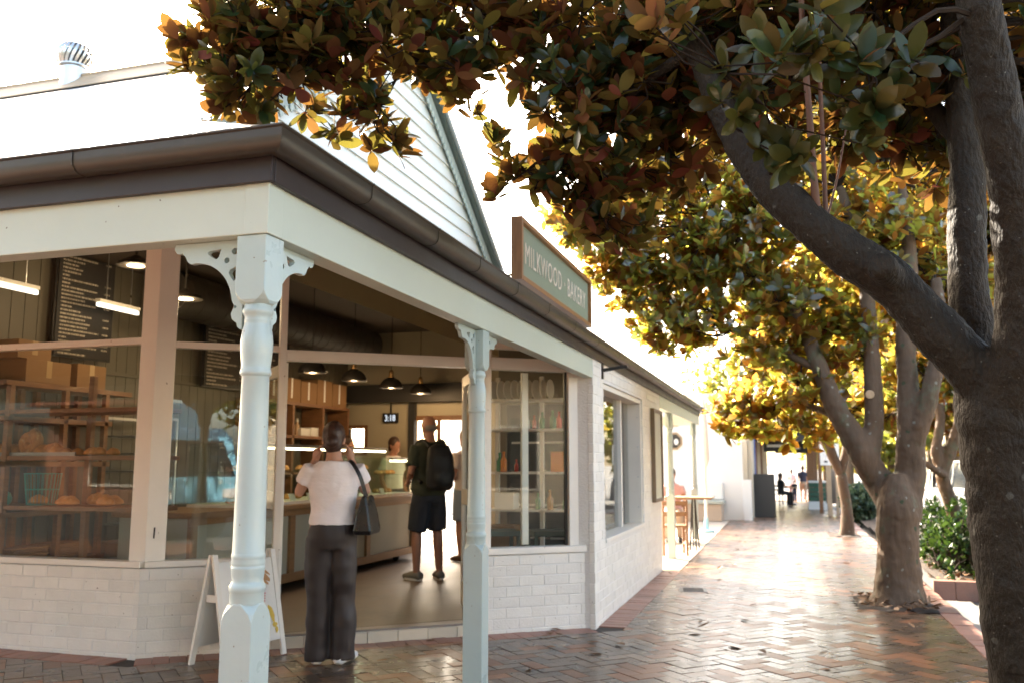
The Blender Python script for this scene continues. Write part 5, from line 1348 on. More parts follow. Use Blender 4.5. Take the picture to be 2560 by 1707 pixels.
def bl(x, y, d, rx, ry=None, rz=None, w=1.0, bias=None):
    return (at(x, y, d), (rx, ry or rx, rz or rx*.75), w) + ((Vector(bias),) if bias else ())
def pl(*pts):  # limb through surveyed points (px, py, distance, radius)
    return [(*at(x, y, d), r) for x, y, d, r in pts]
# near tree
b1 = Vector((1.16, 4.05, 0)); 
tr1 = pl((2415,1900,3.85,.24),(2400,1700,3.83,.205),(2372,1500,3.80,.185),(2342,1300,3.8,.178),(2318,1100,3.8,.175),(2300,960,3.8,.18),(2288,880,3.8,.17))
tr1.insert(0, (tr1[0][0]+.03, tr1[0][1], -.05, .33)); tr1.insert(1, (tr1[1][0]+.02, tr1[1][1], .08, .25))
tr1 = [p for p in tr1 if p[2] >= -.06]; tr1.sort(key=lambda p: p[2])
L1 = [tr1,
  pl((2300,930,3.8,0.120),(2235,850,3.8,0.115),(2140,745,3.84,0.106),(2050,655,3.88,0.103),(1960,590,3.92,0.101),(1850,505,3.97,0.088),(1745,400,4.05,0.083),(1678,285,4.1,0.075),(1620,150,4.15,0.068),(1560,10,4.2,0.063),(1490,-160,4.3,0.051),(1380,-330,4.5,0.032)),
  pl((2290,900,3.85,.12),(2245,790,3.95,.095),(2222,640,4.0,.083),(2222,450,4.05,.080),(2212,260,4.1,.074),(2195,80,4.15,.066),(2160,-150,4.2,.05)),
  pl((2310,930,3.75,.14),(2345,820,3.65,.115),(2352,680,3.6,.108),(2337,500,3.55,.098),(2304,300,3.5,.090),(2268,120,3.45,.084),(2236,-40,3.4,.078),(2180,-250,3.4,.06)),
  pl((2060,665,3.90,.06),(2040,632,3.80,.066),(2028,612,3.72,.060),(2024,604,3.69,.05)),
  pl((1560,10,4.2,.045),(1420,-80,4.35,.038),(1200,-60,4.5,.030),(1000,-20,4.6,.026),(870,20,4.65,.020),(760,110,4.7,.012)),
  pl((1600,110,4.15,.03),(1480,190,4.3,.022),(1380,280,4.5,.016),(1290,360,4.7,.01)),
  pl((1000,-20,4.6,.016),(960,90,4.7,.012),(900,200,4.75,.008)),
  pl((2215,330,4.08,.05),(2160,270,4.2,.045),(2110,200,4.3,.03),(2050,60,4.4,.02))]
B1 = [bl(640,130,4.6,.50,.45,.33), bl(520,50,4.5,.28,.3,.25), bl(470,150,4.6,.13,.2,.16), bl(560,240,4.6,.22,.25,.14), bl(820,265,4.75,.26,.25,.22), bl(900,330,4.8,.10,.2,.10), bl(790,60,4.6,.40,.4,.30),
      bl(1010,90,4.7,.34,.4,.30), bl(1060,190,4.8,.16,.25,.15), bl(1160,60,4.6,.30,.35,.26), bl(1290,150,4.5,.34,.4,.34), bl(1370,270,4.5,.34,.4,.32), bl(1180,400,4.8,.18,.25,.17), bl(1140,330,4.8,.06,.1,.07), bl(1290,400,4.8,.26,.3,.22), bl(1420,430,4.9,.24,.3,.25),
      bl(1500,130,4.5,.45,.5,.40), bl(1520,330,4.7,.34,.4,.28), bl(1720,90,4.3,.45,.5,.36), bl(1760,270,4.3,.25,.4,.22), bl(1620,220,4.5,.34,.4,.30), bl(2040,120,4.3,.50,.5,.40), bl(1950,300,4.5,.30,.4,.22), bl(2130,330,4.6,.25,.4,.25), bl(2330,250,4.6,.4,.4,.5),
      bl(1880,110,3.1,.24,.25,.18,1.1,(.1,-1.0,.1)), bl(1990,270,3.2,.12,.2,.14,1.3,(.1,-1,-.3)), bl(1830,330,3.4,.14,.2,.13,1.1,(0,-1,-.3)), bl(2080,170,3.3,.16,.2,.14,1,(.2,-1,0)), bl(1690,230,3.4,.14,.2,.15,1,(-.1,-1,-.2)), bl(1560,60,3.2,.14,.2,.14), bl(1400,510,4.8,.20,.3,.18), bl(1330,470,4.8,.2,.3,.16), bl(1460,560,4.9,.08,.2,.08),
      bl(700,-150,4.8,.7,.7,.35,.5), bl(1150,-180,4.8,.9,.9,.45,.45), bl(1700,-260,4.6,1.1,1.1,.7,.4), bl(2200,-260,4.2,1.1,1.1,.8,.4), bl(2650,60,4.5,.7,.8,.7,.4)]
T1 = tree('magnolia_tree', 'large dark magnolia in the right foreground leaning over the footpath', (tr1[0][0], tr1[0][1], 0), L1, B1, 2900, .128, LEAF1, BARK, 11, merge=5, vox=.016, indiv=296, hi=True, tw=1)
sh = MB()
for pts in (((1880,520,3.94,.020),(1868,400,3.93,.017),(1858,250,3.9,.015),(1845,100,3.88,.013),(1838,-60,3.85,.011)), ((1897,505,3.98,.012),(1890,330,4.0,.010),(1882,150,4.0,.009),(1878,-40,4.0,.008)), ((1900,500,4.02,.006),(1925,400,4.05,.005),(1950,250,4.1,.004))):
    m = MB(); limb(m, pl(*pts), 10, .06, 5); m.build('shoot', SHOOT, T1, smooth=True, angle=180)
# second tree
L2 = [[(1.03,9.98,-.05,.33),(1.04,9.98,.05,.27),(1.05,9.98,.25,.22),(1.06,9.97,.6,.20),(1.07,9.96,.95,.205),(1.08,9.96,1.15,.15),(1.08,9.96,1.3,.08)],
  pl((2068,1215,9.0,.15),(2052,1165,9.1,.15),(2020,1110,9.3,.15),(1985,1050,9.3,.145),(1948,985,9.35,.125),(1915,925,9.4,.11),(1885,850,9.5,.09),(1830,720,9.7,.07),(1750,600,10,.05),(1650,520,10.2,.03)),
  pl((1995,1060,9.3,.11),(2006,980,9.35,.10),(2005,880,9.4,.095),(1998,760,9.5,.085),(1980,600,9.7,.07),(1930,430,10,.05)),
  pl((2072,1220,9.0,.15),(2082,1165,9.1,.155),(2090,1090,9.2,.155),(2092,1000,9.2,.14),(2085,880,9.3,.11),(2080,760,9.4,.10),(2090,600,9.6,.08),(2070,420,9.8,.05)),
  pl((2100,1010,9.15,.11),(2125,940,9.1,.095),(2140,880,9.1,.09),(2160,780,9.2,.08),(2150,640,9.4,.06)),
  pl((1885,850,9.5,.05),(1780,800,9.8,.035),(1680,760,10,.02)), pl((1930,960,9.4,.05),(1850,930,9.9,.03),(1750,930,10.4,.02))]
B2 = [bl(1330,520,10.6,.45,.6,.40), bl(1440,600,10.2,.60,.7,.50), bl(1480,460,10.4,.7,.7,.5), bl(1620,620,10.2,.75,.8,.55), bl(1560,740,10.0,.62,.7,.40), bl(1480,690,10.2,.40,.5,.28), bl(1720,500,10.2,.8,.9,.7), bl(1780,700,9.9,.7,.8,.5), bl(1760,800,9.9,.5,.6,.28), bl(1870,880,9.9,.5,.6,.34), bl(1760,940,10.4,.50,.6,.36), bl(1680,930,10.8,.28,.4,.26), bl(1850,980,10.6,.5,.6,.25), bl(1660,990,11,.16,.3,.14), bl(1760,1000,11,.4,.5,.16), bl(1960,960,11,.5,.6,.25), bl(2060,820,11.2,.6,.7,.4), bl(1980,660,11.2,.6,.7,.5),
      bl(1920,760,9.9,.6,.7,.5), bl(2000,560,10,.8,.8,.7), bl(2130,650,10.4,.7,.8,.7), bl(2150,870,10.6,.5,.6,.4), bl(2030,930,10.8,.5,.6,.35), bl(1600,360,10.6,.8,.8,.5,.6), bl(1850,360,10.6,1.1,1.1,.7,.45), bl(2150,380,10.8,1.1,1.1,.8,.5), bl(1800,120,11,1.6,1.6,.8,.2), bl(2200,60,11,1.3,1.3,.9,.2)]
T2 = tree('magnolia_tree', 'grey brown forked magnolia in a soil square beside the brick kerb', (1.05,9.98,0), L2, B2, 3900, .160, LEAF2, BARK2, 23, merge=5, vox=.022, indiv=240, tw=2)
for x, y, r, d in ((1998,905,.045,9.3), (2150,855,.05,9.2)):
    c = at(x, y, d); m = MB(); ax_ = (_C-c).normalized()
    m.tube([c-ax_*.12, c, c+ax_*.004], [r*1.15, r, r*.9], 14); m.build('cut_stub', CUTW, T2, smooth=True)
# third, wriggling stems in the garden bed
L3 = [pl((2162,1330,12.2,.13),(2180,1260,12.2,.11),(2195,1195,12.2,.10),(2178,1140,12.2,.095),(2165,1085,12.2,.09),(2188,1020,12.2,.088)),
  pl((2180,1040,12.2,.085),(2205,960,12.2,.08),(2192,880,12.3,.075),(2170,760,12.4,.065),(2190,620,12.6,.05)), pl((2172,1100,12.2,.07),(2150,1040,12.2,.07),(2160,960,12.3,.065),(2140,850,12.5,.06),(2100,700,12.8,.04)), pl((2172,1095,12.1,.05),(2135,1070,12.1,.045),(2105,1050,12.2,.03))]
L3[0].insert(0, (L3[0][0][0], L3[0][0][1], -.05, .2))
B3 = [bl(2150,480,13.2,1.3,1.4,1.2), bl(2250,700,13.0,.8,1.0,.8), bl(2080,760,13.2,.8,1.0,.7), bl(2300,880,13.2,.5,.8,.6), bl(2010,420,13.6,1.3,1.4,.9), bl(2250,1010,13.4,.5,.7,.35), bl(2330,500,13.2,1.2,1.4,1.2), bl(2100,950,14,.6,.8,.4), bl(2000,900,14,.8,.9,.5), bl(2150,820,14,.8,.9,.6), bl(2280,960,14,.7,.8,.4)]
tree('magnolia_tree', 'slender magnolia with wriggling stems in the garden bed', tuple(Vector(L3[0][0][:2]).to_3d()), L3, B3, 3800, .17, LEAF4, BARK2, 31, merge=4, vox=.022, tw=3)
# tree behind the viewer, same row
L0 = [[(1.1,-3.8,-.05,.34),(1.12,-3.8,.1,.26),(1.1,-3.8,1.2,.2),(1.05,-3.7,1.7,.2)], [(1.05,-3.7,1.6,.14),(.5,-2.8,2.8,.11),(-.8,-1.3,3.6,.06)], [(1.05,-3.7,1.6,.14),(1.3,-3.4,2.8,.11),(1.4,-3.0,4,.06)]]
B0 = [(Vector((-.8,-1.2,4.0)),(1.6,1.5,.8),1), (Vector((.8,-2.2,4.6)),(1.9,1.9,1.1),1), (Vector((.2,-1.8,6.0)),(2.0,2.0,.9),1)]
tree('magnolia_tree', 'magnolia behind the viewer in the same kerb row', (1.1,-3.8,0), L0, B0, 1500, .20, LEAF1, BARK, 47, tw=4)
# fourth along the kerb and far trees
L4 = [[(1.1,19.1,-.05,.16),(1.12,19.1,.5,.11),(1.05,19.1,1.2,.10)], [(1.05,19.1,1.15,.08),(.8,19.0,1.8,.11),(.4,18.8,2.6,.08),(0,18.6,3.4,.05)], [(1.05,19.1,1.2,.08),(1.3,19.2,2.2,.10),(1.5,19.3,3.4,.06)]]
B4 = [(Vector((.7,19,4.0)),(1.9,2.0,1.1),1), (Vector((-.2,18.5,3.4)),(.9,1.2,.6),1), (Vector((1.7,19.5,3.2)),(1.2,1.3,.8),1), (Vector((1.2,19.5,5.4)),(1.7,1.8,.9),1)]
tree('magnolia_tree', 'fourth magnolia further up the footpath behind the forked one', (1.1,19.1,0), L4, B4, 1700, .19, LEAF4, BARK2, 41, tw=4)
def far_tree(label, x, y, h, r, seed, lm=LEAF3, n=500, ln=.34, group='trees beyond the shops'):
    rg = random.Random(seed)
    l = [[(x,y,-1.2,.3),(x+.05,y,h*.25,.22),(x,y+.1,h*.5,.15)], [(x,y,h*.4,.12),(x-r*.4,y,h*.65,.06)], [(x,y,h*.4,.12),(x+r*.4,y,h*.7,.06)]]
    bb = [(Vector((x+rg.uniform(-.5,.5)*r, y+rg.uniform(-.5,.5)*r, h*rg.uniform(.28 if h < 5 else .4,.85))), (r*rg.uniform(.4,.65),)*2+(r*rg.uniform(.3,.5),), 1) for _ in range(9)]
    return tree('street_tree', label, (x,y,0), l, bb, n, ln, lm, BARK2, seed, group=group, tw=6, kk=(8,12))
for i, (x, y, h, r, lab) in enumerate(((2.6,66,4.2,3.0,'low leafy tree closing the view under the far awning'), (6.0,58,4.4,3.0,'low leafy tree left of the far parked cars'), (10.5,50,4.6,3.2,'low leafy tree behind the far parked cars'), (5.5,34,6.5,2.6,'light green tree leaning over the parked cars'), (3.5,56,8,3.6,'sunny yellow green tree closing the end of the street'), (9,46,9,4.2,'broad light green tree right of the street end'), (-3,64,10,4.5,'tall pale tree behind the far awning'), (18,38,8,4.2,'spreading tree across the road behind the parked cars'), (19,24,7.0,3.4,'bushy tree across the road nearest the garden bed'), (24,30,9,5,'tall tree at the far right across the road'), (8.5,60,11,5,'tall hazy tree far up the street'))):
    far_tree(lab, x, y, h, r, 100+i)
# ------------------------------------------------------------------ neighbouring and opposite buildings
CREAM = mat('cream render', (.62,.54,.42), .6, var=.06, stain=(.42,.36,.28), st=(.6,.85))
TERRA = mat('terracotta roof tile', (.30,.11,.06), .6, var=.25, vs=8)
BRK = mat('red brown face brick', (.26,.12,.08), .7, var=.3, vs=12, rand=.2)
op = thing('added_corner_shop', 'unseen brick shop added across the side street for reflections and bounce light', 'building', (-8,-15,0))  # unseen building added for window reflections and warm bounce light
MB().box((-26,-22,-.15),(5,-15,3.6)).build('wall', BRK, op)
m = MB(); m.add([(-26.6,-14.4,3.5),(5.6,-14.4,3.5),(5.6,-22.6,3.5),(-26.6,-22.6,3.5),(-23,-18.5,6),(2,-18.5,6)], [(0,1,5,4),(1,2,5),(2,3,4,5),(3,0,4)]); m.build('roof', TERRA, op)
for i in range(6):
    x = -24+i*4.8; f = MB().box((x,-15.0,.6),(x+3.0,-14.92,2.6)).build('window', WHITE, op); MB().box((x+.1,-14.95,.7),(x+2.9,-14.90,2.5)).build('pane', mat('dark shop glass', (.03,.035,.04), .08), f)
m = MB(); m.box((-26,-14.95,2.75),(5,-12.6,2.9)); m.build('awning', FASCIA, op)
for i, (x, y, h, r, lab) in enumerate(((9,-7,7.5,3.6,'street tree behind the viewer on the road side'), (2.5,-13.0,7,3.0,'street tree in front of the low brick shop'), (-7,-7.5,8,4.2,'unseen street tree added across the side street to block sky light'), (-14,-8,8,4.2,'second unseen tree added across the side street to block sky light'), (-1.5,-8.5,7.5,3.6,'street tree right behind the viewer'))):
    far_tree(lab, x, y, h, r, 140+i, group='trees behind the viewer')  # unseen trees added to block sky light and fill the window reflections

ro = thing('opposite_bounce_building', 'unseen pale building added across the road to bounce sunlight onto the street wall', 'building', (17,12,0))  # added out of view; its pale face bounces sunlight onto the bakery
MB().box((17,-18,-.15),(26,16,4.2)).build('wall', CREAM, ro); MB().box((16.2,-18.5,4.2),(26.5,16.5,4.5)).build('roof', ROOF, ro)
for i in range(7):
    y = -16+i*4.6; f = MB().box((16.93,y,.5),(17.0,y+3,2.7)).build('window', WHITE, ro); MB().box((16.90,y+.1,.6),(16.95,y+2.9,2.6)).build('pane', mat('dark shop glass', (.03,.035,.04), .08), f)
# ------------------------------------------------------------------ street things
# sandwich board by the door
A_, B_ = V((-3.90,5.50,.76)), V((-3.79,6.06,.76)); u = (B_-A_).normalized(); wv = (B_-A_).length
vv = V((u.y,-u.x,0)).normalized()
t = thing('sandwich_board', 'white timber sandwich board with painted food pictures beside the door', 'sandwich board', (A_.x+u.x*wv/2, A_.y+u.y*wv/2, 0))
for sg, nm in ((1,'front'),(-1,'back')):
    for k in (0, 1):
        top = A_+u*(wv*k)+vv*.012*sg; foot_ = V((top.x,top.y,0))+vv*.155*sg
        m = MB(); m.bar(foot_, top, .045, .022, up=vv); m.build('leg', WHITE, t, bevel=.003)
    m = MB(); a = A_+u*.025+vv*.02*sg-Z*.06; d = V((vv.x*.125*sg,vv.y*.125*sg,-.585)); m.obox(a, u*(wv-.05), d, vv*.008*sg); pn = m.build('panel', PAPER, t)
    if sg == 1:
        nn = (u.cross(d)).normalized(); nn = nn if nn.dot(vv) > 0 else -nn
        PR = [mat('green chalk', (.10,.42,.16), .8), mat('sandwich brown', (.55,.30,.14), .8), mat('red lettering', (.62,.08,.06), .8), mat('yellow paint', (.80,.55,.10), .8)]
        def daub(x, y, w, h, pm, rot=0, nm='picture'):
            c = a + u*(wv*x) + d*y + nn*.0105; e1 = (u*math.cos(rot)+d.normalized()*math.sin(rot)); e2 = nn.cross(e1); m = MB()
            pts = [(w*(.5+.06*math.sin(3*k))*math.cos(2*math.pi*k/14), h*(.5+.08*math.cos(5*k))*math.sin(2*math.pi*k/14)) for k in range(14)]
            m.prism(pts, c, e1, e2, nn*.0012); m.build(nm, PR[pm], t)
        for k in range(5): daub(.22+.03*(k%3), .22+.03*(k//2), .025, .02, 0)
        daub(.74, .22, .14, .05, 1, .6); daub(.72, .27, .12, .03, 1, .6); daub(.78, .17, .10, .02, 1, .6)
        for k in range(4): daub(.66+.0*k, .43+.03*k, .09-.01*k, .018, 2)
        daub(.62,.47,.012,.07,2,.1); daub(.80,.68,.045,.13,3,-.3); daub(.84,.82,.05,.035,3); daub(.86,.88,.03,.05,3)
m = MB(); m.bar(A_-vv*.05-Z*.30+u*.002, A_+vv*.06-Z*.30+u*.002, .004, .05); m.build('stay_plate', WHITE, t)
# screw handle on the pillar
t = thing('door_bolt', 'small dark bolt on the white corner pillar', 'bolt', tuple(P0+DU*.08-DN*.046+Z*.85))
m = MB(); m.tube([P0+DU*.08-DN*.046+Z*.85, P0+DU*.083-DN*.04+Z*.93], .006, 8); m.build('rod', DARKM, t)
# courtyard wall and furniture
CW = mat('bright white courtyard wall', (.82,.80,.76), .6, var=.03)
t = thing('courtyard_wall', 'bright white wall across the sunny courtyard', 'wall', (-2.2,23.4,0))
MB().box((-9,23.3,-.01),(-1.06,23.55,2.9)).build('wall', CW, t); MB().box((-1.06,23.2,-.01),(-.86,23.5,1.0)).build('low_pier', CW, t, bevel=.01)
MB().box((-9,23.2,2.9),(-1.0,23.6,2.98)).build('coping', CW, t, bevel=.01)
for i, (px, py, r_, lab) in enumerate(((1548,1012,.20,'dark octagonal picture on the courtyard wall'), (1549,962,.17,'pale octagonal picture above the dark one'))):
    p = onp(px, py, 1, 23.3); t = thing('wall_picture', lab, 'picture', tuple(p))
    def oc(rr): return [(rr*math.cos(R(22.5+45*k)), rr*1.05*math.sin(R(22.5+45*k))) for k in range(8)]
    m = MB(); m.prism(oc(r_*1.15), (0,-.03,0), (1,0,0), (0,0,1), (0,.03,0)); m.build('frame', mat('tan frame', (.40,.29,.17), .6), t, local=True)
    m = MB(); m.prism(oc(r_*.9), (0,-.036,0), (1,0,0), (0,0,1), (0,.005,0)); m.build('print', [DARKM, PAPER][i], t, local=True)
    m = MB(); m.ell((r_*.3,-.037,-.02), (r_*.3,.003,r_*.4)); m.build('motif', [PAPER, CREAM][i], t, local=True)
t = thing('courtyard_bench', 'long low beige bench against the courtyard wall', 'bench', (-2.4,22.8,0))
MB().box((-3.6,22.5,0),(-1.55,23.25,.42)).build('base', mat('beige render', (.50,.38,.28), .7), t, bevel=.02); MB().box((-3.6,22.45,.425),(-1.5,23.25,.50)).build('seat', PALE, t, bevel=.01)
MB().box((-3.6,23.1,.505),(-1.55,23.28,.95)).build('backrest', PAPER, t, bevel=.03)
t = thing('umbrella_stand', 'white umbrella pole on a blue base in the courtyard', 'umbrella stand', (-1.62,18.95,0))
MB().lathe([(.17,0),(.17,.05),(.05,.08),(.04,.3)], n=20).build('base', mat('pale blue plastic', (.30,.55,.62), .4), t, local=True, smooth=True)
MB().tube([(0,0,.06),(0,0,2.7)], .03, 12).build('pole', WHITE, t, local=True, smooth=True)
m = MB(); m.rings([((0,0,1.35),.05,.05),((0,0,1.5),.10,.10),((0,0,2.2),.075,.075),((0,0,2.75),.02,.02)], 14); 
m.build('folded_canopy', PAPER, t, local=True, smooth=True)
def cafe_table(label, x, y, h=.95, r_=.32, rz=0):
    t = thing('cafe_table', label, 'table', (x,y,gz(y)), rz); IR = DARKM
    MB().box((-r_,-r_,h-.035),(r_,r_,h)).build('tabletop', PINE, t, local=True, bevel=.005)
    for s in (-1,1): 
        m = MB(); m.bar((s*.05,-.26,0),(s*.02,.0,h-.04),.025); m.build('leg', IR, t, local=True); m = MB(); m.bar((s*.05,.26,0),(s*.02,.0,h-.04),.025); m.build('leg', IR, t, local=True)
    m = MB(); m.bar((0,-.25,.12),(0,.25,.12),.02); m.build('stretcher', IR, t, local=True); return t
cafe_table('tall slatted cafe table under the far verandah posts', -1.50, 15.2, .86)
cafe_table('second cafe table further back under the far verandah', -2.9, 17.0, .76)
def chair(label, x, y, rz, mt=TIMBER):
    t = thing('cafe_chair', label, 'chair', (x,y,gz(y)), rz, 'cafe chairs')
    MB().box((-.2,-.2,.43),(.2,.2,.46)).build('seat', mt, t, local=True, bevel=.006)
    for dx in (-.18,.18):
        for dy in (-.18,.18): MB().cbox((dx,dy,.22 if dy > 0 else .42), (.035,.035,.43 if dy > 0 else .86)).build('leg', mt, t, local=True)
    for z in (.60,.76): MB().box((-.18,-.19,z),(.18,-.17,z+.07)).build('back_slat', mt, t, local=True)
    for dx in (-.18,.18): MB().box((dx-.012,-.16,.16),(dx+.012,.16,.19)).build('rail', mt, t, local=True)
chair('brown wooden chair by the end of the white street wall', -1.72, 14.2, R(15)); chair('brown wooden chair across the tall cafe table', -2.0, 16.8, R(190))
def seat_pose(J):
    for s, k in (('L',-1),('R',1)):
        J['hp'+s] = V((.09*k,0,.52)); J['kn'+s] = V((.11*k,.42,.50)); J['an'+s] = V((.11*k,.42,.085))
    dz = -.38
    J['torso'] = [((c[0],c[1],c[2]+dz),a,b_) for c, a, b_ in J['torso']]
    for k in ('neck0','head','shL','shR','elL','elR','wrL','wrR'): J[k] = J[k]+V((0,0,dz))
    J['wrL'] = V((-.15,.32,.78)); J['wrR'] = V((.15,.32,.78)); J['elL'] = V((-.24,.08,.76)); J['elR'] = V((.24,.08,.76))
    return J
def simple_person(label, x, y, rz, top, bottom, hairm, sit=False, h=1.0, hk='short', skin=SKIN2, shorts=False, stride=0):
    t = scaled(thing('person', label, 'person', (x,y,gz(y)), rz), h); J = std()
    if stride:
        J['anL'] = V((-.09,.22*stride,.085)); J['knL'] = V((-.09,.14*stride,.48)); J['anR'] = V((.09,-.2*stride,.10)); J['knR'] = V((.09,-.04*stride,.48)); J['wrL'] = V((-.22,-.12,.88)); J['wrR'] = V((.22,.2,.9))
    if sit: J = seat_pose(J)
    body(t, J, skin, .022, hands=False)
    if sit:
        m = MB(); m.rings([((c[0],c[1],c[2]),a+.02,b_+.02) for c, a, b_ in J['torso'][1:]], 18)
        for s in 'LR': m.tube([J['sh'+s], J['sh'+s]+(J['el'+s]-J['sh'+s])*.6], [.06,.06], 12)
        remesh(m.build('shirt', top, t, local=True), .02, 4)
        m = MB(); m.rings([((0,0,.44),.16,.13),((0,0,.58),.165,.13)], 16)
        for s in 'LR': m.tube([J['hp'+s], J['kn'+s], J['an'+s]], [.095,.075,.06], 12)
        remesh(m.build('trousers', bottom, t, local=True), .02, 4)
    else:
        tee(t, J, top, vox=.02, disp=0); trousers(t, J, bottom, 1.0, .52 if shorts else .04, (.10,.085,.08), vox=.02, disp=0)
    hair(t, J, hairm, hk); shoes(t, J, CANVAS); return t
PINK = mat('faded pink cotton', (.62,.36,.34), .8); BLK = mat('black cotton', (.02,.02,.022), .8); NVY = mat('navy cotton', (.03,.035,.07), .8); LIL = mat('pale lilac cotton', (.60,.48,.55), .8); TAN = mat('tan cotton', (.40,.30,.22), .8)
simple_person('person with dark hair seated at the far verandah table', -2.05, 16.8, R(190), PINK, TAN, HAIR, True, hk='bun')
# dark A-frame board
t = thing('menu_easel', 'tall dark grey footpath board with pale heading in front of the next shop', 'sandwich board', (-.62,25.2,gz(25.2)), R(-6))
EZ = mat('dark grey board', (.045,.042,.038), .6)
for s in (-1,1):
    m = MB(); m.obox((-.30,.16*s,0),(.60,0,0),(0,-.14*s,1.15),(0,.02*s,0)); m.build('panel', EZ, t, local=True)
tx = text_mesh('The', .10, .001, .9); 
for k, (z, w_, h_) in enumerate(((.98,.12,.06),(.88,.30,.055),(.06,.26,.02))):
    MB().box((-w_/2,-.165+.12*z,z),(w_/2,-.160+.12*z,z+h_)).build('heading', PAPER, t, local=True)
bpy.data.meshes.remove(tx)
# next shop, street facade with columns and awning
t = thing('next_shop_building', 'cream shopfront with blue column and deep awning beyond the courtyard', 'building', (-3,32,0))
MB().box((-9,24.6,-.9),(-.98,48,3.3)).build('wall', CREAM, t)
for i, (y, c) in enumerate(((24.75,CREAM),(25.9,CREAM),(27.2,mat('blue enamel', (.05,.10,.32), .4)),(28.8,BRK),(30.5,CREAM),(32.5,CREAM),(35,BRK),(38,CREAM),(41,CREAM),(44,CREAM))):
    MB().box((-.975,y,-.9),(-.86,y+.35,3.0)).build('column', c, t, bevel=.01)
for i in range(8):
    y = 25.3+i*2.6; f = MB().box((-.978,y,.5),(-.93,y+1.9,2.4)).build('window', WHITE, t); MB().box((-.95,y+.1,.6),(-.925,y+1.8,2.3)).build('pane', mat('shop window glass', (.06,.07,.07), .06), f)
MB().box((-1.0,28.2,2.36),(1.15,47,2.50)).build('awning', FASCIA, t); MB().box((1.0,28.2,2.16),(1.15,47,2.358)).build('awning_fascia', BLACK, t); MB().box((-.97,28.2,2.10),(.999,28.3,2.358)).build('awning_end', BLACK, t)
for y in (29.5,33.5,37.5,41.5,45.5): MB().box((.95,y,-.9),(1.06,y+.1,2.159)).build('awning_post', TIMBER, t)
for i, (y, x, w_, lab) in enumerate(((29.0,-.2,.9,'black hanging sign nearest under the far awning'), (33.0,.2,1.1,'second dark hanging sign under the far awning'))):
    s_ = thing('hanging_sign', lab, 'sign', (x,y,1.9)); MB().box((-w_/2,-.03,-.12),(w_/2,.03,.30)).build('sign_panel', BLACK, s_, local=True); MB().box((-w_/2+.1,-.036,.02),(w_/2-.25,-.031,.10)).build('painted_line', PAPER, s_, local=True)
    for dx in (-.3,.3): MB().box((dx-.01,-.01,.30),(dx+.01,.01,.46)).build('hanger', STEEL, s_, local=True)
simple_person('person in black seated outside the next shop', -.25, 38.5, R(-60), BLK, BLK, HAIR, True, hk='long')
chair('dark chair outside the next shop', -.25, 38.5, R(-60), BLK)
cafe_table('small cafe table outside the next shop', .15, 39.1, .74, .28)
simple_person('person in pale lilac walking away under the awning', .25, 50.0, 0, LIL, LIL, HAIR, h=.97, stride=1)
simple_person('man in navy shirt and shorts walking up the footpath', .78, 47.5, R(5), NVY, TAN, HAIR, h=1.05, shorts=True, stride=1)
simple_person('small child walking beside the man in navy', .35, 47.0, R(0), BLK, NVY, HAIR, h=.62, stride=1)
simple_person('person in dark blue further along by the kerb', 1.1, 52.0, R(20), NVY, BLK, HAIR, h=1.0, stride=1)
# post sign, folded umbrella, cool box
px_ = V((1.18,26.8,gz(26.8))); t = thing('parking_sign', 'white parking sign on two pale timber posts', 'sign', tuple(px_))
POSTW = mat('pale weathered post', (.42,.31,.20), .7, var=.2)
MB().box((-.11,-.06,0),(.02,.06,1.50)).build('post', POSTW, t, local=True, bevel=.005); MB().box((.13,-.05,0),(.21,.05,1.42)).build('post', POSTW, t, local=True, bevel=.005)
MB().box((-.25,-.075,1.42),(.26,-.062,2.02)).build('sign_plate', PAPER, t, local=True)
tp = text_mesh('2P', .22, .001, .9); split_islands(tp, 'letter', BLK, t, (0,-.078,1.68), (R(90),0,0))
for dx in (-.1,.1): MB().box((dx-.05,-.079,1.50),(dx+.05,-.0755,1.54)).build('arrow_bar', BLK, t, local=True)
t = thing('folded_umbrella', 'grey folded cafe umbrella behind the timber posts', 'umbrella', (1.35,27.3,gz(27.3)))
m = MB(); m.rings([((0,0,.35),.30,.28),((0,0,.8),.26,.24),((0,0,1.3),.12,.11),((0,0,1.45),.03,.03)], 18)
for i, v in enumerate(m.v): a = math.atan2(v.y, v.x); k = 1+.12*math.sin(a*9); v.x *= k; v.y *= k
m.build('canopy', mat('grey canvas', (.16,.14,.12), .8), t, local=True, smooth=True); MB().tube([(0,0,0),(0,0,1.5)], .025, 10).build('pole', POSTW, t, local=True)
t = thing('cool_box', 'dark green crate stand with white base by the far kerb', 'crate', (1.02,33.5,gz(33.5)))
for i in range(4): MB().box((-.28,-.2,.30+i*.16),(.28,.2,.44+i*.16)).build('slat_row', mat('green paint', (.03,.10,.06), .5), t, local=True, bevel=.01)
MB().box((-.32,-.24,0),(.32,.24,.28)).build('base', PAPER, t, local=True, bevel=.01); MB().box((-.30,-.22,.93),(.30,.22,1.0)).build('lid', PAPER, t, local=True, bevel=.01)
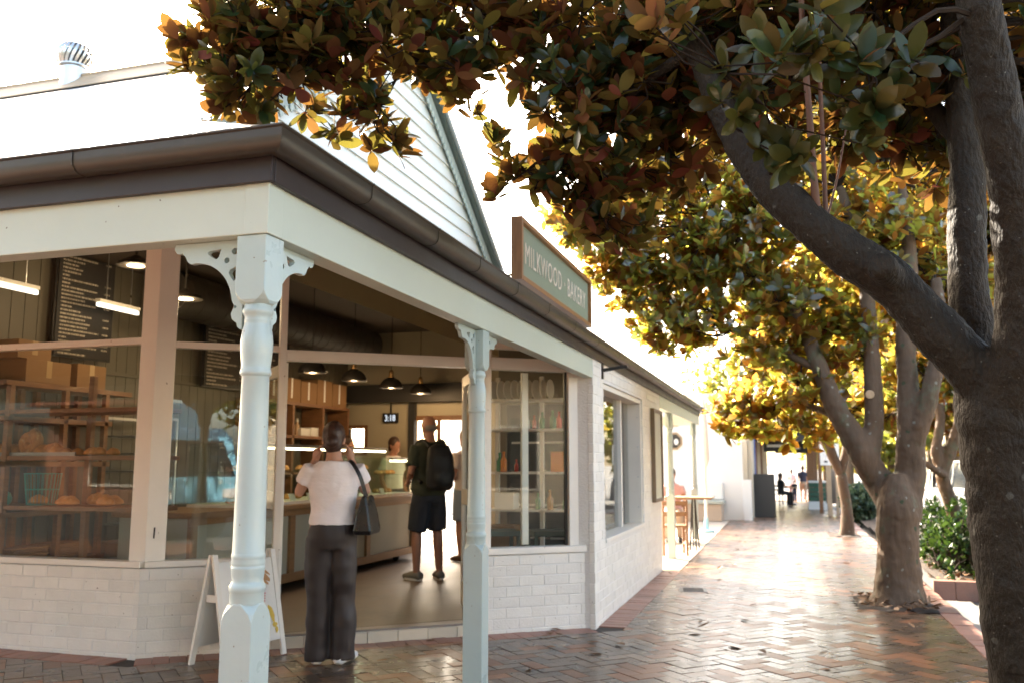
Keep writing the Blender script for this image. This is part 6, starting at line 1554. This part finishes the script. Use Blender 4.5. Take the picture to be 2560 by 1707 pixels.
# hedge and shrubs
def shrub(name, label, blobs, n, ln, mt, seed, cat='shrub', group=None, up=.5, kk=(5,8)):
    rg = random.Random(seed); c = blobs[0][0]; t = thing(name, label, cat, (c.x,c.y,0), 0, group); tips = crown_tips(blobs, n, rg, up, .4)
    fr = rosettes(tips, ln, rg, kk, .1); build_leaves('foliage', fr, leaf_template(LT_LO, .5), mt, t)['kind'] = 'stuff'
    m = MB(); twigs(m, tips, [V((c.x+rg.gauss(0,.2),c.y+rg.gauss(0,.2),.1)) for _ in range(6)], rg, 8, .008, .003, 3); m.build('stems', TWIG, t)['kind'] = 'stuff'; return t
shrub('hedge', 'glossy green hedge in the garden bed behind the kerb', [(V((2.05+.40*(i%3),12.15+.45*(i//3),.42+.05*((i*7)%3))), (.42,.42,.46), 1) for i in range(21)], 1500, .095, HEDGE, 61, 'hedge')
shrub('garden_shrub', 'round grey green shrub at the far end of the garden bed', [(V((1.78,24.2,.42)), (.50,.6,.46), 1)], 420, .14, leafmat('grey green leaf', (.06,.10,.06), (.10,.13,.09), ((.10,.16,.06),(.12,.18,.07)), .25), 62)
# parked cars
TYRE = mat('tyre rubber', (.02,.02,.02), .8); CGL = mat('car window glass', (.02,.025,.03), .05, spec=.6); RIM = mat('alloy rim', (.45,.45,.45), .3, metal=.8); RED = mat('tail light red', (.45,.02,.02), .2); HEADL = mat('headlight glass', (.7,.72,.72), .1)
def car(label, x, y, rz, pm, L_=4.4, w=1.78, h=1.5, group='parked cars', suv=False, truck=False):
    t = thing('parked_car', label, 'car', (x,y,-.145+gz(y)), rz, group); hl = L_/2; b0 = .24
    hood = .92 if suv else .84; cab0, cab1 = (-hl+.25, hl-1.35) if suv else (-hl+.55, hl-1.25)
    def loft(pts, ws):   # pts: side profile (y,z) closed polygon, ws: half width as a function of z
        m = MB(); n = len(pts); vs = []
        for s in (-1, 1):
            for (yy, zz) in pts: vs.append((s*ws(zz), yy, zz))
        m.add(vs, [tuple(range(n)), tuple(range(2*n-1, n-1, -1))] + [(i, n+i, n+(i+1)%n, (i+1)%n) for i in range(n)])
        return m
    lower = [(-hl+.05,b0),(hl-.05,b0),(hl,.45),(hl-.02,.66),(hl-.25,hood-.12),(cab1+.25,hood+.02),(cab0-.2,hood+.06),(-hl+.02,hood),(-hl,.6)]
    m = loft(lower, lambda z: w/2-.02*abs(z-.6)); o = m.build('body_shell', pm, t, local=True, bevel=.05); 
    gh = [(cab1+.25,hood),(cab1-.45,h-.06),(cab1-.7,h-.02),(cab0+.55,h-.02),(cab0+.3,h-.08),(cab0-.12,hood+.03)]
    m = loft(gh, lambda z: w/2-.05-.22*max(0,(z-hood))); m.build('glasshouse', CGL, t, local=True, bevel=.03)
    rf = [(cab1-.42,h-.07),(cab1-.7,h),(cab0+.5,h),(cab0+.25,h-.10)]
    m = loft(rf, lambda z: w/2-.16); m.build('roof', pm, t, local=True, bevel=.03)
    for yy in (cab1-.95, cab0+.45): 
        for s in (-1,1): m = MB(); m.bar((s*(w/2-.05),yy,hood),(s*(w/2-.175),yy-.05,h-.04),.03,.09); m.build('pillar', pm, t, local=True)
    for yy in (hl-.85, -hl+.80):
        for s in (-1,1):
            wo_ = MB().tube([(s*(w/2-.20),yy,.32),(s*(w/2+.005),yy,.32)], .32, 22).build('wheel', TYRE, t, local=True, smooth=True)
            MB().tube([(s*(w/2+.004),yy,.32),(s*(w/2+.012),yy,.32)], .20, 18).build('rim', RIM, wo_, local=True)
    for s in (-1,1):
        MB().cbox((s*(w/2-.28),hl-.06,.66), (.36,.12,.14)).build('headlight', HEADL, t, local=True, bevel=.02); MB().cbox((s*(w/2-.20),-hl+.03,.74), (.28,.08,.16)).build('tail_light', RED, t, local=True, bevel=.02)
        MB().cbox((s*(w/2+.07),cab1+.0,hood+.08), (.16,.10,.12)).build('mirror', pm, t, local=True, bevel=.03)
    return t
CWH = mat('white car paint', (.78,.78,.77), .25, var=.02, bump=0, coat=.6); CSV = mat('silver car paint', (.45,.46,.47), .25, var=.02, bump=0, metal=.5, coat=.5); CDK = mat('dark grey car paint', (.05,.055,.06), .25, var=.02, bump=0, coat=.6)
car('white hatchback parked beyond the garden bed', 5.4, 22.5, R(8), CWH); car('silver four wheel drive parked further up the road', 5.6, 29.5, R(5), CSV, 4.7, 1.9, 1.75, suv=True); car('white four wheel drive parked furthest up the road', 5.6, 37, R(5), CWH, 4.7, 1.9, 1.75, suv=True)
car('dark grey car parked across the road', 9.8, 16.0, R(180), CDK); car('white car parked across the road beside the garden bed', 9.8, 22.5, R(180), CWH)
# pale blue truck standing behind the viewer, seen mirrored in the splayed window
t = thing('delivery_truck', 'pale blue delivery truck mirrored in the splayed shop window', 'truck', (3.3,-5.2,-.145), R(10))
CBL = mat('pale blue truck paint', (.22,.52,.70), .3, var=.03, bump=0, coat=.4)
MB().box((-1.0,-4.4,.75),(1.0,-.2,2.9)).build('cargo_box', CBL, t, local=True, bevel=.03); MB().box((-.95,-4.4,.45),(.95,1.3,.75)).build('chassis', DARKM, t, local=True)
m = MB(); m.prism([(-.1,.75),(1.7,.75),(1.72,1.25),(1.35,2.1),(1.0,2.3),(-.1,2.3)], (-.95,0,0), (0,1,0), (0,0,1), (1.9,0,0)); m.build('cab', CBL, t, local=True, bevel=.06)
m = MB(); m.prism([(0,0),(1,0),(.92,1),(.08,1)], (-.80,1.735,1.30), (1.6,0,0), (0,-.32,.72), (0,.02,.01)); m.build('windscreen', CGL, t, local=True)
for s in (-1,1): 
    m = MB(); m.prism([(.25,1.3),(1.28,1.3),(1.05,2.05),(.25,2.05)], (s*.952-.003,0,0), (0,1,0), (0,0,1), (.006,0,0)); m.build('side_window', CGL, t, local=True); MB().cbox((s*.7,1.72,.95), (.3,.05,.18)).build('headlight', HEADL, t, local=True)
    for yy in (.75,-3.2): wo_ = MB().tube([(s*.72,yy,.42),(s*.97,yy,.42)], .42, 22).build('wheel', TYRE, t, local=True, smooth=True); MB().tube([(s*.968,yy,.42),(s*.978,yy,.42)], .22, 16).build('rim', RIM, wo_, local=True)
MB().box((-.9,1.70,.45),(.9,1.80,.72)).build('bumper', DARKM, t, local=True, bevel=.02)
# fallen leaves
lm = []
for k in range(3):
    Vt, Ft = leaf_template(LT_HI, .42, .35, -.25+.15*k); me = bpy.data.meshes.new('fallen_leaf'); me.from_pydata([tuple(v) for v in Vt], [], Ft); me.materials.append(LITTER); lm.append(me)
spots = [(890,1512),(930,1478),(1000,1470),(1252,1452),(1290,1445),(1275,1453),(1420,1330),(1470,1300),(1648,1306),(1610,1318),(1660,1330),(1575,1300),(1762,1262),(1680,1295),(1480,1362),(1545,1318),(180,1520),(150,1530),(60,1540),(1960,1370),(1985,1400),(1930,1388),(2240,1478),(1700,1420),(1850,1330),(1600,1440),(1350,1500),(1760,1500),(2100,1440)]
rs_ = random.Random(77)
spots += [(rs_.uniform(1180,2150), 1230+330*rs_.random()**1.5) for _ in range(26)]
spots = [q for q in spots if onp(q[0],q[1],2,0).x < 1.3 and onp(q[0],q[1],2,0).x > -1.5 + (0 if onp(q[0],q[1],2,0).y > 7.8 else -1.5)]
for i, (px, py) in enumerate(spots):
    p = onp(px, py, 2, .006); o = bpy.data.objects.new('fallen_leaf', lm[i%3]); COL.objects.link(o); o.location = p; o.rotation_euler = (rnd.gauss(0,.12),rnd.gauss(0,.12),rnd.random()*6.3); s = rnd.uniform(.07,.13); o.scale = (s,)*3
    o['label'] = 'dry brown leaf fallen on the brick footpath'; o['category'] = 'leaf'; o['group'] = 'fallen leaves on the footpath'
# garden litter in the soil
rg = random.Random(5); fr = []
for i in range(700):
    if rg.random() < .3: p = V((rg.uniform(.65,1.3),rg.uniform(9.45,10.45),.03))
    else: p = V((rg.uniform(1.7,3.5),rg.uniform(11.6,15),.06))
    a = V((rg.gauss(0,1),rg.gauss(0,1),rg.gauss(0,.2))).normalized(); n_ = V((rg.gauss(0,.3),rg.gauss(0,.3),1)); n_ = (n_-a*n_.dot(a)).normalized(); fr.append((p,a,n_,rg.uniform(.05,.11)))
lt_ = thing('leaf_litter', 'brown leaf litter on the garden soil', 'leaf litter', (1,10,0)); lt_['kind'] = 'stuff'
build_leaves('litter', fr, leaf_template(LT_LO, .42, .3, -.2), LITTER, lt_)
